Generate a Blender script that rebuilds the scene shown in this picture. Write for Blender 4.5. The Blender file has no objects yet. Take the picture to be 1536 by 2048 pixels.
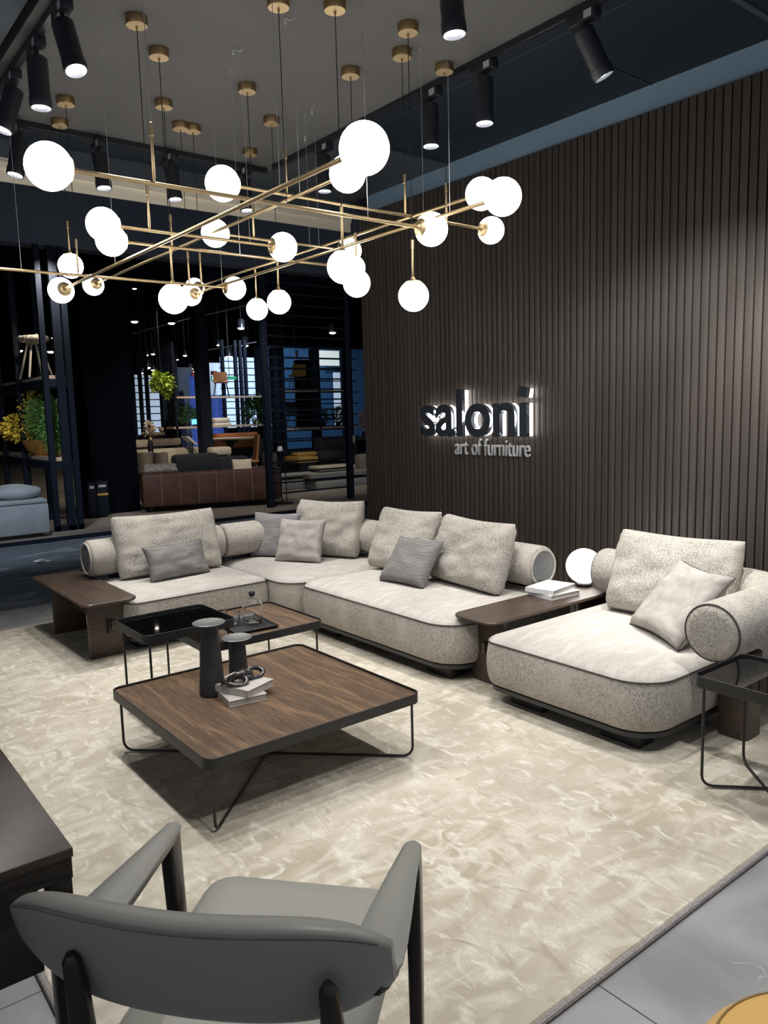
import bpy, bmesh, math, random
from mathutils import Vector, Matrix, noise
random.seed(7)
R = math.radians
sc = bpy.context.scene
COL = sc.collection

# ---------------------------------------------------------------- camera
F_PX = 1552.2; EYE = Vector((0, 0, 1.6))
PITCH, ROLL, YAW = R(7.379), R(-1.543), R(38.153)
cy, sy, cp, sp = math.cos(YAW), math.sin(YAW), math.cos(PITCH), math.sin(PITCH)
fw = Vector((sy*cp, cy*cp, -sp)); rt = Vector((cy, -sy, 0)); up = rt.cross(fw)
c_, s_ = math.cos(ROLL), math.sin(ROLL)
RT, UP = c_*rt + s_*up, -s_*rt + c_*up
cam_d = bpy.data.cameras.new('camera'); cam = bpy.data.objects.new('camera', cam_d); COL.objects.link(cam)
m3 = Matrix((RT, UP, -fw)).transposed()
cam.matrix_world = Matrix.Translation(EYE) @ m3.to_4x4()
cam_d.sensor_fit = 'HORIZONTAL'; cam_d.sensor_width = 36.0; cam_d.lens = 36.0*F_PX/1536.0
cam_d.clip_start = 0.05; cam_d.clip_end = 120
sc.camera = cam
# ---------------------------------------------------------------- light, exposure
sc.view_settings.view_transform = 'Standard'; sc.view_settings.look = 'None'
sc.view_settings.exposure = 0.14; sc.view_settings.gamma = 1.0; sc.view_settings.use_curve_mapping = False
w = bpy.data.worlds.new('world'); sc.world = w; w.use_nodes = True
w.node_tree.nodes['Background'].inputs[0].default_value = (0.76, 0.80, 0.88, 1)
w.node_tree.nodes['Background'].inputs[1].default_value = 0.42
SPOT_W = 80.0          # track spot heads
GLOBE = 9.0            # opal glass globes
# distant hall lighting: unseen lamps added to brighten the neighbouring stand
def light(name, kind, loc, energy, color=(1, 1, 1), size=.1, target=None, angle=60, blend=.5, sy_=None):
    d = bpy.data.lights.new(name, kind); d.energy = energy; d.color = color
    if kind == 'SPOT': d.spot_size = R(angle); d.spot_blend = blend; d.shadow_soft_size = size
    elif kind == 'AREA':
        d.shape = 'RECTANGLE'; d.size = size; d.size_y = sy_ or size
    else: d.shadow_soft_size = size
    o = bpy.data.objects.new(name, d); COL.objects.link(o); o.location = loc
    if target is not None:
        o.rotation_euler = (Vector(target)-Vector(loc)).to_track_quat('-Z', 'Y').to_euler()
    return o

# ---------------------------------------------------------------- measuring helpers (a photo ray met with a real plane)
def ray(x, y): return RT*((x-768)/F_PX) + UP*(-(y-1024)/F_PX) + fw
def AZ(x, y, z):
    d = ray(x, y); return EYE + d*((z-EYE.z)/d.z)
def AY(x, y, Y):
    d = ray(x, y); return EYE + d*(Y/d.y)
def AX(x, y, X):
    d = ray(x, y); return EYE + d*(X/d.x)
def ACOL(x, y, P):
    d = ray(x, y); return EYE + d*((P.x*d.x+P.y*d.y)/(d.x**2+d.y**2))

# ---------------------------------------------------------------- materials
def nt(m): return m.node_tree.nodes, m.node_tree.links
def pmat(name, col, rough=.6, metal=0, spec=.5, col2=None, scale=30, det=4, bump=0, bscale=None, stretch=None,
         emit=None, es=0, trans=0, ior=1.45, contrast=(.35, .65), sheen=0, coat=0, coord='Object', dist=.002, btype='noise'):
    m = bpy.data.materials.new(name); m.use_nodes = True
    N, L = nt(m); b = N['Principled BSDF']
    b.inputs['Base Color'].default_value = (*col, 1); b.inputs['Roughness'].default_value = rough
    b.inputs['Metallic'].default_value = metal; b.inputs['Specular IOR Level'].default_value = spec
    b.inputs['Transmission Weight'].default_value = trans; b.inputs['IOR'].default_value = ior
    b.inputs['Sheen Weight'].default_value = sheen; b.inputs['Coat Weight'].default_value = coat
    if emit: b.inputs['Emission Color'].default_value = (*emit, 1); b.inputs['Emission Strength'].default_value = es
    tc = N.new('ShaderNodeTexCoord'); mp = N.new('ShaderNodeMapping'); L.new(tc.outputs[coord], mp.inputs[0])
    if stretch: mp.inputs['Scale'].default_value = stretch
    if col2:
        n = N.new('ShaderNodeTexNoise'); n.inputs['Scale'].default_value = scale; n.inputs['Detail'].default_value = det
        L.new(mp.outputs[0], n.inputs[0])
        r = N.new('ShaderNodeValToRGB'); r.color_ramp.elements[0].position = contrast[0]; r.color_ramp.elements[1].position = contrast[1]
        r.color_ramp.elements[0].color = (*col, 1); r.color_ramp.elements[1].color = (*col2, 1)
        L.new(n.outputs['Fac'], r.inputs[0]); L.new(r.outputs[0], b.inputs['Base Color'])
    if bump:
        if btype == 'voronoi':
            n2 = N.new('ShaderNodeTexVoronoi'); n2.inputs['Scale'].default_value = bscale or scale; o_ = n2.outputs['Distance']
        else:
            n2 = N.new('ShaderNodeTexNoise'); n2.inputs['Scale'].default_value = bscale or scale; n2.inputs['Detail'].default_value = 3; o_ = n2.outputs['Fac']
        L.new(mp.outputs[0], n2.inputs[0])
        bp = N.new('ShaderNodeBump'); bp.inputs['Strength'].default_value = bump; bp.inputs['Distance'].default_value = dist
        L.new(o_, bp.inputs['Height']); L.new(bp.outputs[0], b.inputs['Normal'])
    return m

def mix_mat(name, rough, layers, bump=None, spec=.4, metal=0):
    """layers: first colour, then (texture kind, scale, stretch, lo, hi, colour, detail, distortion) laid on top of one another."""
    m = bpy.data.materials.new(name); m.use_nodes = True
    N, L = nt(m); b = N['Principled BSDF']; b.inputs['Roughness'].default_value = rough
    b.inputs['Specular IOR Level'].default_value = spec; b.inputs['Metallic'].default_value = metal
    tc = N.new('ShaderNodeTexCoord')
    cur = N.new('ShaderNodeRGB'); cur.outputs[0].default_value = (*layers[0], 1); cur = cur.outputs[0]
    def tex(kind, scale, stretch, det, dis):
        mp = N.new('ShaderNodeMapping'); mp.inputs['Scale'].default_value = stretch or (1, 1, 1); L.new(tc.outputs['Object'], mp.inputs[0])
        if kind == 'noise':
            t = N.new('ShaderNodeTexNoise'); t.inputs['Scale'].default_value = scale; t.inputs['Detail'].default_value = det
            t.inputs['Distortion'].default_value = dis; o = t.outputs['Fac']
        elif kind == 'wave':
            t = N.new('ShaderNodeTexWave'); t.bands_direction = 'Z' if stretch and stretch[0] == 0 else 'X'; t.inputs['Scale'].default_value = scale; t.inputs['Distortion'].default_value = dis
            t.inputs['Detail'].default_value = det; t.inputs['Detail Scale'].default_value = 1.2; o = t.outputs['Fac']
        elif kind == 'edge':
            t = N.new('ShaderNodeTexVoronoi'); t.feature = 'DISTANCE_TO_EDGE'; t.inputs['Scale'].default_value = scale; o = t.outputs['Distance']
        L.new(mp.outputs[0], t.inputs[0]); return o
    for (kind, scale, stretch, lo, hi, colr, det, dis) in layers[1:]:
        o = tex(kind, scale, stretch, det, dis)
        mr = N.new('ShaderNodeMapRange'); mr.inputs[1].default_value = lo; mr.inputs[2].default_value = hi; L.new(o, mr.inputs[0])
        mx = N.new('ShaderNodeMix'); mx.data_type = 'RGBA'; L.new(mr.outputs[0], mx.inputs['Factor']); L.new(cur, mx.inputs['A'])
        mx.inputs['B'].default_value = (*colr, 1); cur = mx.outputs['Result']
    L.new(cur, b.inputs['Base Color'])
    if bump:
        kind, scale, stretch, strength, distn = bump
        o = tex(kind, scale, stretch, 4, 0)
        bp = N.new('ShaderNodeBump'); bp.inputs['Strength'].default_value = strength; bp.inputs['Distance'].default_value = distn
        L.new(o, bp.inputs['Height']); L.new(bp.outputs[0], b.inputs['Normal'])
    return m

M = {}
M['boucle'] = mix_mat('woven boucle', .95, [(.50, .47, .42), ('noise', 170, (1, 1, .5), .40, .60, (.27, .25, .225), 3, .5),
      ('noise', 4, None, .5, .75, (.52, .48, .425), 2, 0), ('noise', 320, None, .56, .72, (.66, .62, .56), 2, 0)], bump=('noise', 190, None, .8, .004), spec=.15)
M['velour'] = mix_mat('seat top weave', .95, [(.50, .47, .435), ('noise', 170, None, .40, .66, (.36, .335, .305), 3, .5),
      ('noise', 7, (1, 3, 1), .45, .7, (.53, .505, .47), 3, .6)], bump=('noise', 200, None, .6, .003), spec=.15)
M['piping'] = pmat('piping', (.055, .045, .045), .8)
M['velvet'] = mix_mat('taupe velvet', .75, [(.33, .305, .28), ('noise', 9, None, .4, .7, (.42, .395, .37), 3, 1.2)], bump=('noise', 60, None, .15, .003), spec=.3)
M['satin'] = mix_mat('grey satin weave', .6, [(.175, .17, .165), ('noise', 7, None, .4, .7, (.22, .213, .205), 2, .6)], spec=.35)
M['stripe'] = mix_mat('grey striped weave', .85, [(.145, .14, .145), ('wave', 24, (0, 0, 1), .35, .7, (.33, .32, .32), 3, 3.5), ('noise', 200, (1, 1, 3), .5, .75, (.3, .29, .3), 2, 0)], bump=('noise', 300, (1, 1, 3), .5, .002), spec=.2)
M['ribbed'] = mix_mat('ribbed grey weave', .85, [(.09, .085, .085), ('wave', 38, (0, 0, 1), .3, .75, (.34, .32, .31), 2, 2.0)], bump=('wave', 38, (0, 0, 1), .7, .003), spec=.2)
M['blackmetal'] = pmat('black powder coat', (.018, .018, .019), .42, 0, .5)
M['plinth'] = pmat('dark grey lacquer', (.035, .035, .036), .4)
M['darkwood'] = mix_mat('dark stained oak', .34, [(.05, .034, .026), ('noise', 6, (1, 14, 14), .35, .7, (.085, .058, .044), 5, .4), ('noise', 30, (.4, 12, 12), .5, .8, (.04, .027, .02), 4, 0)], spec=.45)
M['darkwoodY'] = mix_mat('dark stained oak, long grain', .34, [(.05, .034, .026), ('noise', 6, (14, 1, 14), .35, .7, (.085, .058, .044), 5, .4), ('noise', 30, (12, .4, 12), .5, .8, (.04, .027, .02), 4, 0)], spec=.45)
M['walnut'] = mix_mat('walnut veneer', .42, [(.108, .068, .042), ('noise', 2.2, (5, .8, 1), .35, .65, (.080, .052, .034), 3, 2.5),
      ('noise', 5, (4.5, .35, 1), .50, .68, (.150, .095, .056), 6, 2.5), ('wave', 2.2, (1, .22, 1), .86, .99, (.17, .105, .06), 4, 12), ('noise', 60, (3, .12, 1), .48, .7, (.055, .034, .022), 4, .6),
      ('noise', 12, (4, .25, 1), .6, .75, (.21, .13, .068), 4, 1.5)], bump=('noise', 60, (3, .12, 1), .12, .001), spec=.4)
M['blackglass'] = pmat('black glass', (.003, .003, .003), .03, 0, .6)
M['rug'] = mix_mat('viscose carpet', .9, [(0.437, 0.396, 0.327), ('noise', 1.1, (1, 1.4, 1), .42, .62, (0.359, 0.322, 0.253), 5, .8),
      ('noise', 3.2, (1, 2.2, 1), .44, .68, (0.552, 0.515, 0.442), 9, 1.6), ('noise', 7, (2.0, 1, 1), .54, .70, (0.626, 0.593, 0.520), 8, 1.5),
      ('noise', 4.5, (2.4, 1, 1), .56, .74, (0.331, 0.294, 0.235), 8, 1.8), ('edge', 34, (1, 1.3, 1), .035, .0, (0.405, 0.363, 0.294), 2, 0)], bump=('noise', 90, None, .5, .006), spec=.12)
M['rugedge'] = pmat('carpet binding', (.30, .275, .265), .85, col2=(.2, .18, .175), scale=120, bump=.3)
M['glass'] = pmat('clear glass', (1, 1, 1), .0, 0, .5, trans=1, ior=1.45)
M['brass'] = pmat('brushed brass', (.74, .57, .33), .36, 1, .5, col2=(.64, .48, .27), scale=40)
M['brassdark'] = pmat('aged brass', (.36, .25, .12), .42, 1, .5)
M['brasspale'] = pmat('satin brass plate', (.70, .55, .33), .5, .85, .5)
M['opal'] = pmat('opal glass lit', (1, 1, 1), .3, emit=(1.0, .955, .88), es=GLOBE)
M['lamp_opal'] = pmat('opal globe of the table lamp', (1, 1, 1), .3, emit=(1.0, .96, .89), es=3.6)
M['cord'] = pmat('black cord', (.008, .008, .012), .7)
M['wire'] = pmat('steel wire', (.75, .75, .76), .3, .8)
M['slat'] = mix_mat('brown slat', .42, [(.070, .058, .052), ('noise', 6, (14, 14, .6), .35, .7, (.086, .072, .064), 3, .3), ('noise', 2, (1, 9, .01), .4, .6, (.062, .051, .045), 1, 0)], spec=.5)
M['slatback'] = pmat('black felt', (.006, .006, .007), .95)
M['bluewall'] = pmat('blue grey paint', (.21, .32, .43), .6, col2=(.23, .34, .45), scale=3)
M['steelgrey'] = pmat('dark blue grey paint', (.055, .07, .088), .6, col2=(.065, .08, .10), scale=3)
M['seam'] = pmat('ceiling seam', (.03, .042, .058), .6)
M['navy'] = pmat('navy ceiling', (.012, .020, .033), .6, col2=(.016, .026, .042), scale=2)
M['panel'] = pmat('grey ceiling panel', (.105, .105, .105), .75, col2=(.112, .112, .112), scale=2)
M['cream'] = pmat('beige fascia', (.82, .75, .62), .7, col2=(.85, .78, .65), scale=2)
M['black'] = pmat('black frame', (.006, .007, .010), .55)
M['navyframe'] = pmat('blue black frame', (.0045, .008, .018), .6, 0, .2)
M['spotbody'] = pmat('black spotlight body', (.014, .016, .022), .32, 0, .6)
M['lens'] = pmat('lit spotlight lens', (1, 1, 1), .3, emit=(.95, .97, 1.0), es=14)
M['sticker'] = pmat('grey rating plate', (.32, .32, .34), .6)
M['chrome'] = pmat('polished chrome', (.50, .58, .70), .08, .92)
M['chromematte'] = pmat('satin steel', (.74, .76, .78), .35, .3)
M['halo'] = pmat('lit acrylic', (1, 1, 1), .4, emit=(1, .97, .92), es=4.0)
M['leather'] = pmat('grey green leather', (.235, .235, .215), .42, 0, .45, bump=.12, bscale=350, dist=.001)
M['leatherseat'] = pmat('pale grey green leather', (.30, .30, .27), .42, 0, .45, bump=.12, bscale=350, dist=.001)
M['stitch'] = pmat('stitching', (.10, .10, .095), .7)
M['chairwood'] = pmat('dark brown ash', (.014, .011, .010), .28, 0, .5, col2=(.02, .015, .013), scale=12, stretch=(6, 6, 1))
M['deskwood'] = pmat('very dark desk veneer', (.034, .025, .022), .3, 0, .5, col2=(.045, .032, .027), scale=5, stretch=(1, 8, 1))
M['ochre'] = pmat('ochre leather', (.72, .45, .15), .45, 0, .4, bump=.1, bscale=200, dist=.001)
M['white'] = pmat('white paper', (.72, .72, .72), .5)
M['greige'] = pmat('greige cloth', (.42, .39, .36), .7)
M['pages'] = pmat('page edges', (.50, .48, .45), .8, col2=(.36, .34, .32), scale=8, stretch=(1, 1, 60))
M['vase'] = pmat('blackened ceramic', (.020, .020, .022), .5, 0, .5, col2=(.035, .035, .037), scale=8)
M['vasetop'] = pmat('dull pewter', (.15, .155, .155), .42, .5, .5, col2=(.21, .21, .205), scale=9)
M['pewter'] = pmat('dark pewter', (.10, .095, .095), .28, .85)
M['marble'] = mix_mat('dark carpet', .8, [(.075, .09, .115), ('noise', 1.4, (1, 3, 1), .5, .72, (.19, .21, .235), 7, 1.0)], spec=.2)
M['gap'] = pmat('dark end disc', (.12, .12, .125), .9, col2=(.15, .15, .15), scale=60)

def tile_mat():
    m = bpy.data.materials.new('grey marble tile'); m.use_nodes = True
    N, L = nt(m); b = N['Principled BSDF']; b.inputs['Roughness'].default_value = .38
    tc = N.new('ShaderNodeTexCoord')
    br = N.new('ShaderNodeTexBrick'); br.offset = .0; br.inputs['Scale'].default_value = 1
    br.inputs['Mortar Size'].default_value = .0025; br.inputs['Brick Width'].default_value = 1.6; br.inputs['Row Height'].default_value = .8
    br.inputs['Mortar Smooth'].default_value = 0
    mp = N.new('ShaderNodeMapping'); mp.inputs['Location'].default_value = (-.06, .2, 0); L.new(tc.outputs['Object'], mp.inputs[0]); L.new(mp.outputs[0], br.inputs[0])
    n1 = N.new('ShaderNodeTexNoise'); n1.inputs['Scale'].default_value = 2.2; n1.inputs['Detail'].default_value = 9; n1.inputs['Distortion'].default_value = .6
    L.new(tc.outputs['Object'], n1.inputs[0])
    r1 = N.new('ShaderNodeValToRGB'); r1.color_ramp.elements[0].position = .35; r1.color_ramp.elements[1].position = .7
    r1.color_ramp.elements[0].color = (.21, .215, .22, 1); r1.color_ramp.elements[1].color = (.35, .35, .355, 1); L.new(n1.outputs['Fac'], r1.inputs[0])
    v = N.new('ShaderNodeTexVoronoi'); v.feature = 'DISTANCE_TO_EDGE'; v.inputs['Scale'].default_value = 1.7
    n2 = N.new('ShaderNodeTexNoise'); n2.inputs['Scale'].default_value = 3; n2.inputs['Detail'].default_value = 6; L.new(tc.outputs['Object'], n2.inputs[0])
    ad = N.new('ShaderNodeMix'); ad.data_type = 'RGBA'; ad.blend_type = 'ADD'; ad.inputs['Factor'].default_value = .55
    L.new(tc.outputs['Object'], ad.inputs['A']); L.new(n2.outputs['Color'], ad.inputs['B']); L.new(ad.outputs['Result'], v.inputs[0])
    mr = N.new('ShaderNodeMapRange'); mr.inputs[1].default_value = 0; mr.inputs[2].default_value = .006; mr.inputs[3].default_value = 1; mr.inputs[4].default_value = 0
    L.new(v.outputs['Distance'], mr.inputs[0])
    n3 = N.new('ShaderNodeTexNoise'); n3.inputs['Scale'].default_value = 4; n3.inputs['Detail'].default_value = 2; L.new(tc.outputs['Object'], n3.inputs[0])
    mr3 = N.new('ShaderNodeMapRange'); mr3.inputs[1].default_value = .52; mr3.inputs[2].default_value = .62; L.new(n3.outputs['Fac'], mr3.inputs[0])
    mu = N.new('ShaderNodeMath'); mu.operation = 'MULTIPLY'; L.new(mr.outputs[0], mu.inputs[0]); L.new(mr3.outputs[0], mu.inputs[1])
    mx = N.new('ShaderNodeMix'); mx.data_type = 'RGBA'; L.new(mu.outputs[0], mx.inputs['Factor']); L.new(r1.outputs[0], mx.inputs['A']); mx.inputs['B'].default_value = (.62, .62, .63, 1)
    mj = N.new('ShaderNodeMix'); mj.data_type = 'RGBA'; L.new(br.outputs['Fac'], mj.inputs['Factor']); L.new(mx.outputs['Result'], mj.inputs['A']); mj.inputs['B'].default_value = (.06, .06, .065, 1)
    L.new(mj.outputs['Result'], b.inputs['Base Color'])
    return m
M['tile'] = tile_mat()

# ---------------------------------------------------------------- mesh helpers
class MB:
    def __init__(s): s.v = []; s.f = []
    def add(s, vs, fs):
        n = len(s.v); s.v += [tuple(v) for v in vs]; s.f += [tuple(i+n for i in f) for f in fs]; return s
    def box(s, x0, y0, z0, x1, y1, z1, b=0):
        if b <= 0:
            vs = [(x, y, z) for z in (z0, z1) for y in (y0, y1) for x in (x0, x1)]
            return s.add(vs, [(0, 2, 3, 1), (4, 5, 7, 6), (0, 1, 5, 4), (2, 6, 7, 3), (0, 4, 6, 2), (1, 3, 7, 5)])
        bm = bmesh.new(); bmesh.ops.create_cube(bm, size=1)
        for v in bm.verts: v.co = ((x0+x1)/2+v.co.x*(x1-x0), (y0+y1)/2+v.co.y*(y1-y0), (z0+z1)/2+v.co.z*(z1-z0))
        bmesh.ops.bevel(bm, geom=list(bm.edges), offset=b, segments=2, profile=.5, affect='EDGES')
        bm.verts.index_update()
        s.add([v.co for v in bm.verts], [[v.index for v in f.verts] for f in bm.faces]); bm.free(); return s
    def rings(s, rings, cap0=True, cap1=True, closed=True):
        n = len(rings[0]); vs = [p for r in rings for p in r]; fs = []
        for k in range(len(rings)-1):
            for i in range(n if closed else n-1):
                a, b = k*n+i, k*n+(i+1) % n
                fs.append((a, b, b+n, a+n))
        if cap0: fs.append(tuple(range(n))[::-1])
        if cap1: fs.append(tuple((len(rings)-1)*n+i for i in range(n)))
        return s.add(vs, fs)
    def tube(s, pts, r, n=10, cap=True):
        pts = [Vector(p) for p in pts]; rs = r if isinstance(r, (list, tuple)) else [r]*len(pts)
        rings = []; prev = None
        for i, p in enumerate(pts):
            t = (pts[min(i+1, len(pts)-1)]-pts[max(i-1, 0)]).normalized()
            if prev is None:
                a = Vector((0, 0, 1)) if abs(t.z) < .9 else Vector((1, 0, 0))
                u = t.cross(a).normalized()
            else: u = (prev - t*prev.dot(t)).normalized()
            prev = u; v = t.cross(u)
            rings.append([p + (u*math.cos(2*math.pi*k/n)+v*math.sin(2*math.pi*k/n))*rs[i] for k in range(n)])
        return s.rings(rings, cap, cap)
    def lathe(s, prof, c=(0, 0, 0), n=28, axis='z', cap=True):
        rings = []
        for r, h in prof:
            ring = []
            for k in range(n):
                a = 2*math.pi*k/n; q = (r*math.cos(a), r*math.sin(a), h)
                if axis == 'x': q = (q[2], q[0], q[1])
                if axis == 'y': q = (q[1], q[2], q[0])
                ring.append((c[0]+q[0], c[1]+q[1], c[2]+q[2]))
            rings.append(ring)
        return s.rings(rings, cap, cap)
    def sphere(s, c, r, n=24, m=14, sq=1):
        prof = [(max(r*math.sin(math.pi*i/m), 1e-4), -r*sq*math.cos(math.pi*i/m)) for i in range(m+1)]
        return s.lathe(prof, c, n, cap=False)
    def xf(s, mat):
        s.v = [tuple(mat @ Vector(v)) for v in s.v]; return s
    def build(s, name, mat, parent=None, smooth=True, ang=40, kind=None, mats=None):
        me = bpy.data.meshes.new(name); me.from_pydata(s.v, [], s.f); me.update()
        bm = bmesh.new(); bm.from_mesh(me); bmesh.ops.recalc_face_normals(bm, faces=bm.faces); bm.to_mesh(me); bm.free()
        me.materials.append(mat)
        if smooth:
            me.polygons.foreach_set('use_smooth', [True]*len(me.polygons)); me.set_sharp_from_angle(angle=R(ang))
        o = bpy.data.objects.new(name, me); COL.objects.link(o)
        if parent: o.parent = parent; o.matrix_parent_inverse = Matrix.Identity(4); 
        if parent:
            o.location = -W(parent) if not parent.get('_rot') else o.location
        if kind: o['kind'] = kind
        return o
def W(o):
    p = Vector(o.location)
    while o.parent: o = o.parent; p += Vector(o.location)
    return p
def thing(name, label, cat, loc=(0, 0, 0), group=None):
    o = bpy.data.objects.new(name, None); COL.objects.link(o); o.location = loc; o.empty_display_size = .1
    o['label'] = label; o['category'] = cat
    if group: o['group'] = group
    return o
def tag(o, label, cat, group=None, kind=None):
    o['label'] = label; o['category'] = cat
    if group: o['group'] = group
    if kind: o['kind'] = kind
    return o
def copy_tree(o, loc=None, parent=None):
    c = o.copy(); COL.objects.link(c); c.parent = parent
    if loc is not None: c.location = loc
    for ch in list(o.children): copy_tree(ch, None, c)
    return c
def arc(c, r, a0, a1, n=8): return [(c[0]+r*math.cos(R(a0+(a1-a0)*i/n)), c[1]+r*math.sin(R(a0+(a1-a0)*i/n))) for i in range(n+1)]
def rrect(x0, y0, x1, y1, rr, d=0, n=8):
    """rounded rectangle outline, corner radii rr = (x0y0, x1y0, x1y1, x0y1), inset by d"""
    x0 += d; y0 += d; x1 -= d; y1 -= d; q = [max(r-d, .004) for r in rr]
    return (arc((x0+q[0], y0+q[0]), q[0], 180, 270, n) + arc((x1-q[1], y0+q[1]), q[1], 270, 360, n)
            + arc((x1-q[2], y1-q[2]), q[2], 0, 90, n) + arc((x0+q[3], y1-q[3]), q[3], 90, 180, n))
def slab(mb, x0, y0, x1, y1, rr, z0, z1, b=.003):
    prof = [(b, z0), (0, z0+b), (0, z1-b), (b, z1)]
    return mb.rings([[(x, y, z) for x, y in rrect(x0, y0, x1, y1, rr, d)] for d, z in prof])

# ================================================================ STRUCTURE
WX = 4.70                                  # face of the slatted wall
def struct(name, mb, mat, **k): return mb.build(name, mat, kind='structure', **k)
struct('floor', MB().box(-3, -2, -.1, 26, 34, 0), M['tile'], smooth=False)
# slatted wall, running away from the viewer
YE = 6.24
mb = MB(); mb.box(WX+.02, .3, 0, WX+.16, YE, 3.47)
struct('wall_right', mb, M['slatback'], smooth=False)
mb = MB(); y = YE-.045; k = 0
while y > .32:
    mb.box(WX-.008, y, .0, WX+.02, y+.0475, 3.485, .003); y -= .0565; k += 1
o = struct('wall_right_slats', mb, M['slat'], ang=30)
struct('trim_1', MB().box(WX+.045, .3, 3.47, WX+.16, YE-.08, 3.665), M['bluewall'], smooth=False)
# ceiling: navy soffit, grey panel hung under it
struct('ceiling', MB().box(-3, -2, 3.665, 7.5, 6.6, 3.75), M['navy'], smooth=False)
PX0, PX1, PY1 = 1.17, 3.30, 5.56
struct('ceiling_panel', MB().box(PX0, -1.0, 3.50, PX1, PY1, 3.60), M['panel'], smooth=False)
# beam left of the panel, beige fascia behind it
struct('trim_2', MB().box(PX0-.34, -1.0, 3.47, PX0-.06, PY1+.1, 3.62), M['steelgrey'], smooth=False)
mb = MB(); mb.box(-3, 6.42, 3.365, WX+.02, 6.45, 3.45); mb.box(-3, 6.40, 3.45, WX+.02, 6.45, 3.50); mb.box(-3, 6.42, 3.50, WX+.02, 6.45, 3.665)
struct('trim_3', mb, M['cream'], smooth=False)
struct('trim_20', MB().box(-3, 6.415, 3.53, WX+.02, 6.419, 3.664), M['steelgrey'], smooth=False)
struct('ceiling_strip', MB().box(PX1+.02, 5.02, 3.650, WX+.04, 6.41, 3.664), M['steelgrey'], smooth=False)
struct('trim_21', MB().box(3.695, 1.5, 3.660, 3.712, 5.0, 3.6645), M['seam'], smooth=False)
struct('trim_22', MB().box(4.10, 3.09, 3.660, WX+.04, 3.108, 3.6645), M['seam'], smooth=False)
struct('trim_23', MB().box(3.4, 2.20, 3.655, WX+.04, 2.235, 3.6645), M['steelgrey'], smooth=False)

# ---------------------------------------------------------------- carpet
mb = MB(); slab(mb, .47, 1.225, 4.66, 6.38, (.01,)*4, 0, .011, .004)
rug = mb.build('carpet', M['rug']); tag(rug, 'large mottled cream and beige carpet under the sofa group', 'carpet')
mb = MB()
mb.tube([(.47, 1.212, .009), (4.66, 1.212, .009)], .010, 8); mb.tube([(.462, 1.21, .009), (.462, 6.39, .009)], .010, 8); mb.tube([(.47, 6.388, .009), (4.66, 6.388, .009)], .010, 8)
mb.build('binding', M['rugedge'], rug)

# ================================================================ SEATING
def seat_module(name, label, x0, y0, x1, y1, rr, group='sofa modules'):
    t = thing(name, label, 'sofa', ((x0+x1)/2, (y0+y1)/2, 0), group)
    def outline(d, z, bul=0): return [(x, y, z) for x, y in rrect(x0, y0, x1, y1, rr, d)]
    prof = [(.055, .112), (.02, .118), (.004, .14), (-.006, .18), (-.010, .235), (-.007, .29), (0, .33), (.004, .352)]
    mb = MB(); mb.rings([outline(d, z) for d, z in prof], True, False)
    mb.build('base_cushion', M['boucle'], t)
    prof = [(.004, .352), (.014, .366), (.03, .376), (.06, .386), (.10, .394), (.16, .401), (.24, .405), (.34, .407)]
    prof = [p for p in prof if p[0] < min(x1-x0, y1-y0)/2-.03]
    mb = MB(); mb.rings([outline(d, z) for d, z in prof], False, True)
    mb.build('seat_top', M['velour'], t, ang=60)
    pts = outline(.001, .354); mb = MB(); mb.tube(pts+[pts[0]], .0042, 8, False); mb.build('piping', M['piping'], t)
    mb = MB(); mb.rings([outline(.03, .082), outline(.022, .086), outline(.022, .108), outline(.03, .112)]); mb.build('plinth', M['plinth'], t)
    for (fx, fy) in ((x0+.10, y0+.12), (x0+.10, y1-.34), (x1-.22, y0+.12), (x1-.22, y1-.34)):
        MB().box(fx, fy, .011, fx+.12, fy+.22, .083, .004).build('foot', M['blackmetal'], t)
    return t
def bolster(t, path, r=.138, z=.568, cap0=None, cap1=None, rim=(True, True), name='back_bolster'):
    """a round tube cushion on a curved path in plan; ends slightly rounded, with piping and an end disc"""
    pts = [Vector((p[0], p[1], z)) for p in path]
    d0 = (pts[1]-pts[0]).normalized(); d1 = (pts[-1]-pts[-2]).normalized()
    P = [pts[0]+d0*.0, pts[0]+d0*.006, pts[0]+d0*.02]+pts[1:-1]+[pts[-1]-d1*.02, pts[-1]-d1*.006, pts[-1]]
    rad = [r-.02, r-.006, r]+[r]*(len(pts)-2)+[r, r-.006, r-.02]
    mb = MB(); mb.tube(P, rad, 32, True); b = mb.build(name, M['boucle'], t, ang=60)
    for (p, d, kind) in ((pts[0], -d0, cap0), (pts[-1], d1, cap1)):
        if kind is None: continue
        q = d.to_track_quat('Z', 'Y').to_matrix().to_4x4(); T = Matrix.Translation(p) @ q
        rr = r-.02
        if kind == 'dark':
            mb = MB(); mb.lathe([(rr-.012, .0), (rr-.012, .003), (rr-.03, .006), (.002, .008)], n=32); mb.xf(T); mb.build('end_disc', M['gap'], b)
            mb = MB(); mb.tube([(math.cos(a*math.pi/16)*(rr-.004), math.sin(a*math.pi/16)*(rr-.004), .004) for a in range(33)], .009, 8, False); mb.xf(T); mb.build('end_ring', M['boucle'], b)
        elif kind == 'piped':
            mb = MB(); mb.lathe([(rr+.008, -.006), (rr, .003), (rr-.03, .008), (.002, .011)], n=32); mb.xf(T); mb.build('end_disc', M['boucle'], b)
            mb = MB(); mb.tube([(math.cos(a*math.pi/16)*(rr+.012), math.sin(a*math.pi/16)*(rr+.012), -.006) for a in range(33)], .0045, 8, False); mb.xf(T); mb.build('piping', M['piping'], b)
    return b
def bracket(t, x0, y0, x1, y1):
    MB().box(x0, y0, .09, x1, y1, .45, .004).build('back_bracket', M['blackmetal'], t)

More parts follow.
